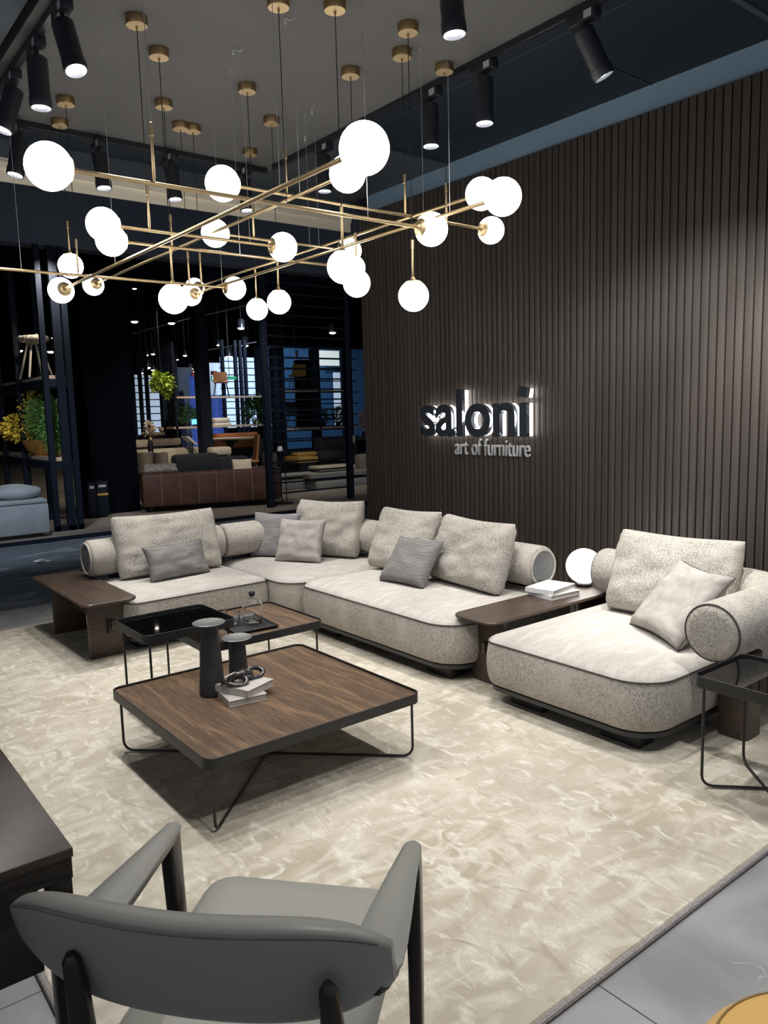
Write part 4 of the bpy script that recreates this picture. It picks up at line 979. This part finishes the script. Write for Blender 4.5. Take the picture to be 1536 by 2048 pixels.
z2 = AY(600, 781, 18.6).z; shell_chair('dining_chair', 'mustard backed chair on the upper board before the blue wall', AY(596, 780, 18.6).x, 18.6, z2, .92, M['mustard'], M['black'], 165, .30)
z3 = AY(600, 857, 18.6).z; shell_chair('dining_chair', 'black chair on the lower board before the blue wall', AY(592, 855, 18.6).x, 18.6, z3, .85, M['navyfab'], M['black'], 10)
zl = AY(445, 854, 18).z
def pot_plant(label, px, Y, z, rad, n, mat, pot, leaf=.12, thin=.2, potr=.09, poth=.16, seed=0, grp=None, up=0):
    X = AY(px, 850, Y).x; t = thing('potted_plant', label, 'potted plant', (X, Y, z), grp)
    MB().lathe([(potr*.7, 0), (potr, poth), (potr*.9, poth), (.002, poth*.8)], (X, Y, z), 16).build('pot', pot, t)
    foliage(t, (X, Y, z+poth+rad[2]*.8), rad, n, mat, leaf, thin=thin, droop=-up, seed=seed); return t
pot_plant('leafy dark plant on the lower board left of the thick black post', 372, 18.2, zl, (.26, .2, .22), 500, M['darkleaf'], M['black'], seed=11)
pot_plant('dark plant beside the small lit screen on the lower board', 397, 18.2, zl, (.14, .15, .18), 260, M['darkleaf'], M['black'], seed=12)
pot_plant('spiky plant in a beige pot on the lower board before the bright glazing', 512, 18.2, zl, (.24, .2, .26), 300, M['darkleaf'], M['creamfab'], leaf=.3, thin=.08, potr=.10, seed=13, up=.5)
pot_plant('green plant on the lower board before the blue wall, left one', 646, 18.6, z3, (.12, .12, .18), 240, M['darkleaf'], M['black'], seed=14)
pot_plant('green plant on the lower board before the blue wall, right one', 677, 18.6, z3, (.22, .15, .22), 420, M['darkleaf'], M['black'], seed=15)
for k, (y0_, y1_) in enumerate(((844.5, 853.5), (835, 845))):
    o = span(MB(), 430, y0_, 464-k*3, y1_, 18.05, .35, .04).build('folded_blanket', M['towel']); tag(o, ('lower' if k == 0 else 'upper')+' folded cream blanket of the pair on the board', 'blanket', 'folded blankets')
t = thing('small_monitor', 'small blue lit screen among the plants on the lower board', 'screen', ctr(384, 838, 396, 850, 18.02, .04))
span(MB(), 384, 838, 396, 849, 18.02, .03).build('screen', M['screenblue'], t, smooth=False); span(MB(), 388, 848, 392, 854, 18.03, .03).build('stand', M['black'], t, smooth=False)
# hanging lime plant
c = AY(322, 764, 17)
t = thing('hanging_plant', 'bright lime green plant hanging high before the pale glazing', 'hanging plant', c)
foliage(t, c, (.20, .15, .16), 260, M['limeleaf'], .16, thin=.6, droop=.6, seed=20); foliage(t, c+Vector((.14, 0, -.22)), (.05, .05, .12), 50, M['limeleaf'], .12, 'trailing_foliage', thin=.6, droop=.8, seed=21)
MB().tube([c, (c.x, c.y, 5.6)], .006, 5).build('hanger', M['black'], t)

# furniture between
def block(name, label, cat, parts, grp=None):
    """parts: (part name, material, px x0, y0, x1, y1, Y, depth, bevel)"""
    f_ = parts[0]; t = thing(name, label, cat, ctr(*f_[2:8]), grp)
    for (pn, mt, xa, ya, xb, yb, Y, dep, bv) in parts: span(MB(), xa, ya, xb, yb, Y, dep, bv).build(pn, M[mt], t)
    lo = min(AY(p[2], p[5], p[6]).z for p in parts)
    if lo > PZ+.02:
        q_ = parts[-1] if len(parts) < 3 else parts[0]; P, Q = AY(q_[2], q_[5], q_[6]), AY(q_[4], q_[5], q_[6])
        MB().box(P.x+.05, q_[6]+.03, PZ, Q.x-.05, q_[6]+q_[7]-.03, lo+.02).build('plinth', M['black'], t, smooth=False)
    return t
block('navy_sofa', 'very dark navy sofa behind the brown leather sofa', 'sofa', [('back', 'navyfab', 354, 905, 440, 962, 14.4, .3, .08), ('back_extension', 'navyfab', 436, 911, 498, 962, 14.5, .3, .06), ('seat', 'navyfab', 360, 940, 496, 962, 14.7, .7, .04)])
for k, (a_, b_, lb) in enumerate(((276, 317, 'taupe tub armchair beside the dark column, left one'), (318, 345, 'taupe tub armchair right of its twin, partly hidden by the navy sofa'))):
    X0, X1 = AY(a_, 930, 14.6).x, AY(b_, 930, 14.6).x; zt_ = AY(a_, 906, 14.6).z; cx_ = (X0+X1)/2; r_ = (X1-X0)/2
    t = thing('tub_chair', lb, 'armchair', (cx_, 14.9, PZ), 'taupe tub armchairs')
    mb = MB(); pr_ = [((r_)*math.cos(R(q_)), .34*math.sin(R(q_))) for q_ in range(180, 361, 15)]; inn = [((r_-.06)*math.cos(R(q_)), .28*math.sin(R(q_))) for q_ in range(360, 179, -15)]
    mb.rings([[(cx_+x*sc_, 14.95+y, z_) for x, y in pr_+inn] for z_, sc_ in ((.3, .86), (.5, .93), (zt_, 1.0))]); mb.build('shell', M['taupefab'], t)
    MB().lathe([(r_*.8, .3), (r_*.86, .42), (.002, .44)], (cx_, 14.98, 0), 20).build('seat', M['taupefab'], t)
    for q_ in (-1, 1):
        for w__ in (-1, 1): MB().tube([(cx_+q_*r_*.6, 14.95+w__*.2, .32), (cx_+q_*r_*.8, 14.95+w__*.27, PZ)], .012, 6).build('leg', M['black'], t)
block('cream_sofa', 'long low cream sofa across the middle of the hall', 'sofa', [('seat_back', 'creamfab', 276, 893, 412, 936, 16.2, .35, .10), ('seat', 'creamfab', 300, 915, 412, 945, 16.5, .8, .08)])
block('upholstered_bench', 'taupe padded bench behind the cream sofa', 'bench', [('backrest', 'taupefab', 306, 876, 363, 893, 17.2, .3, .04), ('bench_seat', 'creamfab', 270, 879, 306, 896, 17.25, .5, .04)])
t = thing('info_stand', 'tilted white information panel on two thin legs', 'stand', AY(382, 905, 15.9))
P, Q = AY(372, 873, 15.9), AY(391, 889, 15.9); mb = MB(); mb.add([P, P+Vector((.07, 0, .0)), Q+Vector((.07, 0, 0)), Q, P+Vector((0, .3, 0)), P+Vector((.07, .3, 0)), Q+Vector((.07, .3, 0)), Q+Vector((0, .3, 0))], [(0, 1, 2, 3), (4, 5, 6, 7), (0, 1, 5, 4), (2, 3, 7, 6), (0, 3, 7, 4), (1, 2, 6, 5)]); mb.build('panel', M['white'], t, smooth=False)
for px in (380, 385): q = AY(px, 885, 16.0); MB().tube([(q.x, q.y, q.z), (q.x, q.y, PZ)], .01, 6).build('leg', M['black'], t)
block('orange_sofa', 'orange leather sofa behind the wooden table in the hall', 'sofa', [('back', 'orange', 429, 864, 520, 880, 19.6, .3, .03), ('seat', 'orange', 429, 878, 522, 898, 19.3, .7, .03)])
t = thing('pedestal_table', 'round wooden table with a black pedestal before the orange sofa', 'table', (AY(462, 876, 17.0).x, 17.3, PZ))
c = AY(460, 876, 17.3); MB().lathe([(.02, -.04), (.62, -.03), (.64, 0), (.002, .001)], (c.x, 17.3, c.z), 32).build('tabletop', M['woodpale'], t)
MB().lathe([(.30, .0), (.28, .02), (.08, .2), (.08, c.z-PZ-.15), (.25, c.z-PZ-.04)], (c.x, 17.3, PZ), 24).build('pedestal', M['black'], t)
shell_chair('dining_chair', 'tan leather chair with a tall curved back at the round table', AY(492, 890, 15.8).x, 15.8, PZ, 1.15, M['tan'], M['tan'], -110, .5)
shell_chair('dining_chair', 'black chair at the round table, right of the tan one', AY(513, 880, 18.4).x, 18.4, PZ, 1.0, M['navyfab'], M['black'], 180, .45)
block('beige_armchair', 'small beige armchair with a rounded frame before the round table', 'armchair', [('back', 'creamfab', 425, 893, 464, 912, 15.2, .3, .05), ('seat', 'taupefab', 428, 904, 462, 930, 15.4, .5, .04)])
t = thing('dried_flowers', 'dried pale flowers in a dark vase by the dark column', 'flowers', AY(301, 878, 15.2)); c = AY(300, 878, 15.2)
MB().lathe([(.05, -.3), (.06, -.15), (.03, 0)], c, 14).build('vase', M['black'], t); foliage(t, c+Vector((0, 0, .18)), (.10, .08, .16), 120, M['dried'], .08, 'dried_blooms', thin=.6, seed=30)
t = thing('padded_bench', 'long taupe padded bench by the pale glazing', 'bench', ctr(300, 864, 345, 872, 19, .5))
span(MB(), 300, 864, 345, 872, 19, .5, .03).build('bench_pad', M['taupefab'], t); P, Q = AY(300, 871, 19), AY(345, 871, 19); MB().box(P.x+.1, 19.05, PZ, Q.x-.1, 19.45, P.z+.01).build('base', M['black'], t, smooth=False)
o = span(MB(), 325, 853, 341, 864.5, 19.05, .3, .06).build('bench_cushion', M['towel']); tag(o, 'plump cream cushion on the bench by the pale glazing', 'cushion')
t = thing('small_lamp', 'small white shaded lamp behind the cream bench cushion', 'lamp', ctr(334, 842, 341, 865, 19.4, .1))
span(MB(), 334, 842, 341, 847, 19.4, .12).build('lamp_shade', M['white'], t); q = AY(337.5, 847, 19.46); MB().tube([(q.x, 19.46, q.z), (q.x, 19.46, PZ+.01)], .015, 8).build('lamp_pole', M['black'], t); MB().lathe([(.12, 0), (.12, .02), (.02, .025)], (q.x, 19.46, PZ), 16).build('lamp_base', M['black'], t)
t = thing('clay_vase', 'small clay vase at the left before the blue curtain', 'vase', AY(360, 826, 18.3), 'clay vases')
for (px, py) in ((361, 816),):
    c = AY(px, py, 18.3); MB().sphere(c, .055, 14, 8).build('vase_body', M['terracotta'], t); MB().lathe([(.02, 0), (.025, .09)], (c.x, c.y, c.z+.04), 10).build('vase_neck', M['terracotta'], t); MB().lathe([(.03, 0), (.03, c.z-.05-zl)], (c.x, c.y, zl), 10).build('vase_stand', M['black'], t)
t = thing('clay_vase', 'larger clay vase left of the thick black post', 'vase', AY(400, 826, 18.3), 'clay vases')
c = AY(400, 820, 18.3); MB().sphere(c, .085, 14, 8).build('vase_body', M['terracotta'], t); MB().lathe([(.03, 0), (.03, c.z-.07-zl)], (c.x, c.y, zl), 10).build('vase_stand', M['black'], t)

# behind the near screen
block('mustard_pouf', 'mustard upholstered armchair behind the near screen', 'armchair', [('back', 'mustard', 594, 903, 636, 914, 15.4, .3, .05), ('seat', 'mustard', 598, 912, 637, 927, 15.1, .7, .03)])
block('grey_ottoman', 'grey square ottoman behind the near screen, left of the grey sofa', 'ottoman', [('cushion_top', 'greymid', 561, 946, 612, 957, 13.6, .8, .05), ('ottoman_base', 'greymid', 563, 956, 612, 984, 13.62, .8, .03)])
block('charcoal_sofa', 'charcoal sofa in the background behind the near screen', 'sofa', [('back', 'charcoal', 640, 872, 704, 902, 16.6, .3, .06), ('seat', 'charcoal', 640, 898, 704, 922, 16.2, .7, .04)])
block('grey_modular_sofa', 'pale grey low sofa ending at the slatted wall, behind the near screen', 'sofa', [('base', 'greymid', 634, 952, 760, 985, 13.3, 1.1, .04), ('seat_top', 'greymid', 622, 943, 760, 953, 13.32, 1.1, .03), ('back_cushion', 'taupefab', 724, 907, 760, 952, 13.9, .3, .06), ('seat_cushion', 'creamfab', 640, 928, 712, 944, 14.0, .5, .04)])
block('dark_armchair', 'dark armchair at the right end of the brown sofa', 'armchair', [('arm', 'charcoal', 534, 934, 563, 1000, 12.6, .7, .04), ('back', 'charcoal', 536, 905, 556, 940, 12.9, .25, .05)])
q = FP(569, 1007); t = thing('floor_lamp', 'slim black floor lamp foot behind the near screen', 'floor lamp', q)
MB().lathe([(.16, 0), (.16, .012), (.02, .016)], q, 24).build('lamp_base', M['black'], t)
for d in (-.05, .05): MB().tube([(q.x+d, q.y, q.z+.01), (q.x+d*.9, q.y, q.z+1.0)], .009, 8).build('lamp_pole', M['black'], t)
MB().lathe([(.05, 0), (.055, .02), (.04, .08), (.002, .085)], (q.x-.045, q.y, q.z+.92), 14).build('lamp_head', M['white'], t)
shell_chair('wire_chair', 'dark chair with a pale book on it near the slatted wall end', AY(694, 925, 15.2).x, 15.2, PZ, .95, M['black'], M['black'], 170)
c = AY(697, 880, 15.1); tag(MB().box(c.x-.14, 15.0, c.z-.12, c.x+.12, 15.02, c.z+.10).build('leaflet', M['sticker'], smooth=False), 'grey leaflet propped on the dark chair behind the near screen', 'leaflet')
c = AY(727, 842, 15.6); t = thing('dried_flowers', 'dried orange flowers just left of the slatted wall end', 'flowers', c)
foliage(t, c, (.08, .08, .26), 160, M['dried'], .08, 'dried_blooms', thin=.7, seed=31); MB().lathe([(.06, -.62), (.07, -.4), (.03, -.25)], c, 14).build('vase', M['black'], t)
block('side_cabinet', 'black side cabinet under the dried flowers by the wall end', 'cabinet', [('top', 'black', 712, 873, 745, 880, 15.4, .5, 0), ('cabinet_body', 'halldark', 714, 880, 745, 905, 15.42, .45, 0)])

# lamps of the hall
HL = [(269, 577, 4.6, 'tilted lit hall spotlight highest of all, right of the dark column top'),
      (269, 643, 4.3, 'lit hall spotlight hugging the right edge of the dark column, high up'),
      (343, 646, 4.3, 'brightest high hall spotlight, on the long grey track below the low globe pendant'),
      (482, 656, 4.2, 'lit hall spotlight below and left of the lowest pendant globe'),
      (527, 659, 4.2, 'faint hall spotlight beside the left post of the near screen'),
      (665, 665, 4.2, 'lit hall spotlight showing high through the near screen, rightmost of all'),
      (490, 691, 3.9, 'bright hall spotlight on the lower grey track left of the near screen'),
      (437, 690, 3.9, 'faint hall spotlight above the lower grey track, right of the thick post'),
      (370, 711, 3.6, 'small hall spotlight left of the thick post, topmost of that group'),
      (293, 710, 3.6, 'small hall spotlight at upper left of the pair above the pale glazing'),
      (306, 708, 3.6, 'small hall spotlight at upper right of the pair above the pale glazing'),
      (353, 719, 3.6, 'slanting small hall spotlight halfway between pale glazing and thick post'),
      (294, 735, 3.3, 'large bright hall spotlight just above the pale glazing'),
      (306, 740, 3.1, 'tiny hall spotlight right below the large bright one over the pale glazing'),
      (283, 746, 3.1, 'tiny hall spotlight at the upper left corner of the pale glazing'),
      (315, 746, 3.1, 'tiny hall spotlight just above the lime hanging plant'),
      (371, 746, 3.1, 'tiny hall spotlight lowest left in the cluster over the blue curtain'),
      (381, 737, 3.2, 'tiny hall spotlight topmost in the cluster over the blue curtain'),
      (390, 743, 3.1, 'tiny hall spotlight in the middle of the cluster over the blue curtain'),
      (400, 742, 3.1, 'tiny hall spotlight rightmost in the cluster, touching the thick post'),
      (458, 713, 3.6, 'lit hall spotlight above the bright middle glazing'),
      (590, 716, 3.5, 'lit hall spotlight above the mustard chair behind the near screen'),
      (36, 672, 4.1, 'bright hall spotlight at the far left, upper of two beside the rush stool'),
      (38, 701, 3.8, 'bright hall spotlight at the far left, lower of two beside the rush stool'),
      (102, 703, 3.8, 'hall spotlight seen between the legs of the rush stool'),
      (107, 676, 4.0, 'tiny hall spotlight at the right rim of the rush stool'),
      (78, 747, 3.0, 'bluish hall spotlight right above the upper rack shelf'),
      (165, 710, 3.6, 'tiny hall spotlight just right of the black rack'),
      (138, 770, 2.6, 'tiny hall spotlight under the upper shelf between the rack posts')]
BIG = {(343, 646), (294, 735), (36, 672), (38, 701), (269, 643), (490, 691), (482, 656), (665, 665), (458, 713), (590, 716), (102, 703)}
for (x, y, z, lb) in HL:
    p = AZ(x, y, z); ds = (p-EYE).length; s_ = (.0046 if (x, y) in BIG else .0027)*ds
    t = thing('hall_spotlight', lb, 'spotlight', p, 'hall ceiling spotlights')
    MB().lathe([(s_*.7, s_*2.4), (s_, s_*2.0), (s_*1.05, 0), (s_*.95, -.002)], p, 12).build('housing', M['spotbody'], t)
    MB().sphere((p.x, p.y, p.z), s_*.9, 12, 8, .5).build('lens', M['hall_lens'], t)
    MB().tube([(p.x, p.y, p.z+s_*2), (p.x, p.y, 5.6)], .008, 5).build('drop_rod', M['black'], t)
for (a, b, z) in (((265, 667), (395, 632), 4.35), ((410, 630), (497, 609), 4.5), ((417, 700), (512, 684), 3.95)):
    P, Q = AZ(*a, z), AZ(*b, z); t = thing('light_track', 'thin grey light track under the black hall ceiling, at %s' % ('left' if a[0] < 300 else ('upper middle' if a[0] < 415 else 'lower middle')), 'light track', (P+Q)/2, 'hall light tracks')
    MB().tube([P, Q], .022, 6).build('rail', M['sticker'], t)
    for f_ in (.15, .85): W_ = P.lerp(Q, f_); MB().tube([W_, (W_.x, W_.y, 5.6)], .006, 5).build('hanger', M['black'], t)

# fill for the neighbouring stand: added lamps without fixtures, aimed at its furniture
light('stand_fill', 'SPOT', (1.9, 8.6, 3.4), 330, (.86, .93, 1.0), .15, (2.0, 11.2, .4), 80, .8)
light('stand_fill', 'SPOT', (5.6, 10.2, 3.9), 240, (1.0, .90, .80), .1, (5.8, 12.6, .6), 80, .8)
light('stand_fill', 'SPOT', (3.2, 11.0, 3.8), 240, (1.0, .90, .74), .1, (3.0, 12.8, 1.1), 70, .8)
light('stand_fill', 'SPOT', (5.8, 14.0, 4.0), 260, (1.0, .86, .68), .1, (6.0, 16.0, .4), 85, .8)
light('stand_fill', 'SPOT', (8.6, 12.6, 4.0), 220, (1.0, .9, .80), .1, (8.7, 14.2, .4), 85, .8)
light('stand_fill', 'SPOT', (9.0, 16.6, 4.0), 260, (.8, .88, 1.0), .1, (9.6, 18.8, 1.2), 85, .8)
light('stand_fill', 'SPOT', (11.5, 19.6, 4.6), 520, (.75, .86, 1.0), .1, (13.0, 23.0, 2.2), 110, .8)
light('stand_fill', 'SPOT', (7.2, 16.4, 4.2), 260, (1.0, .84, .62), .1, (7.6, 18.8, .9), 75, .8)
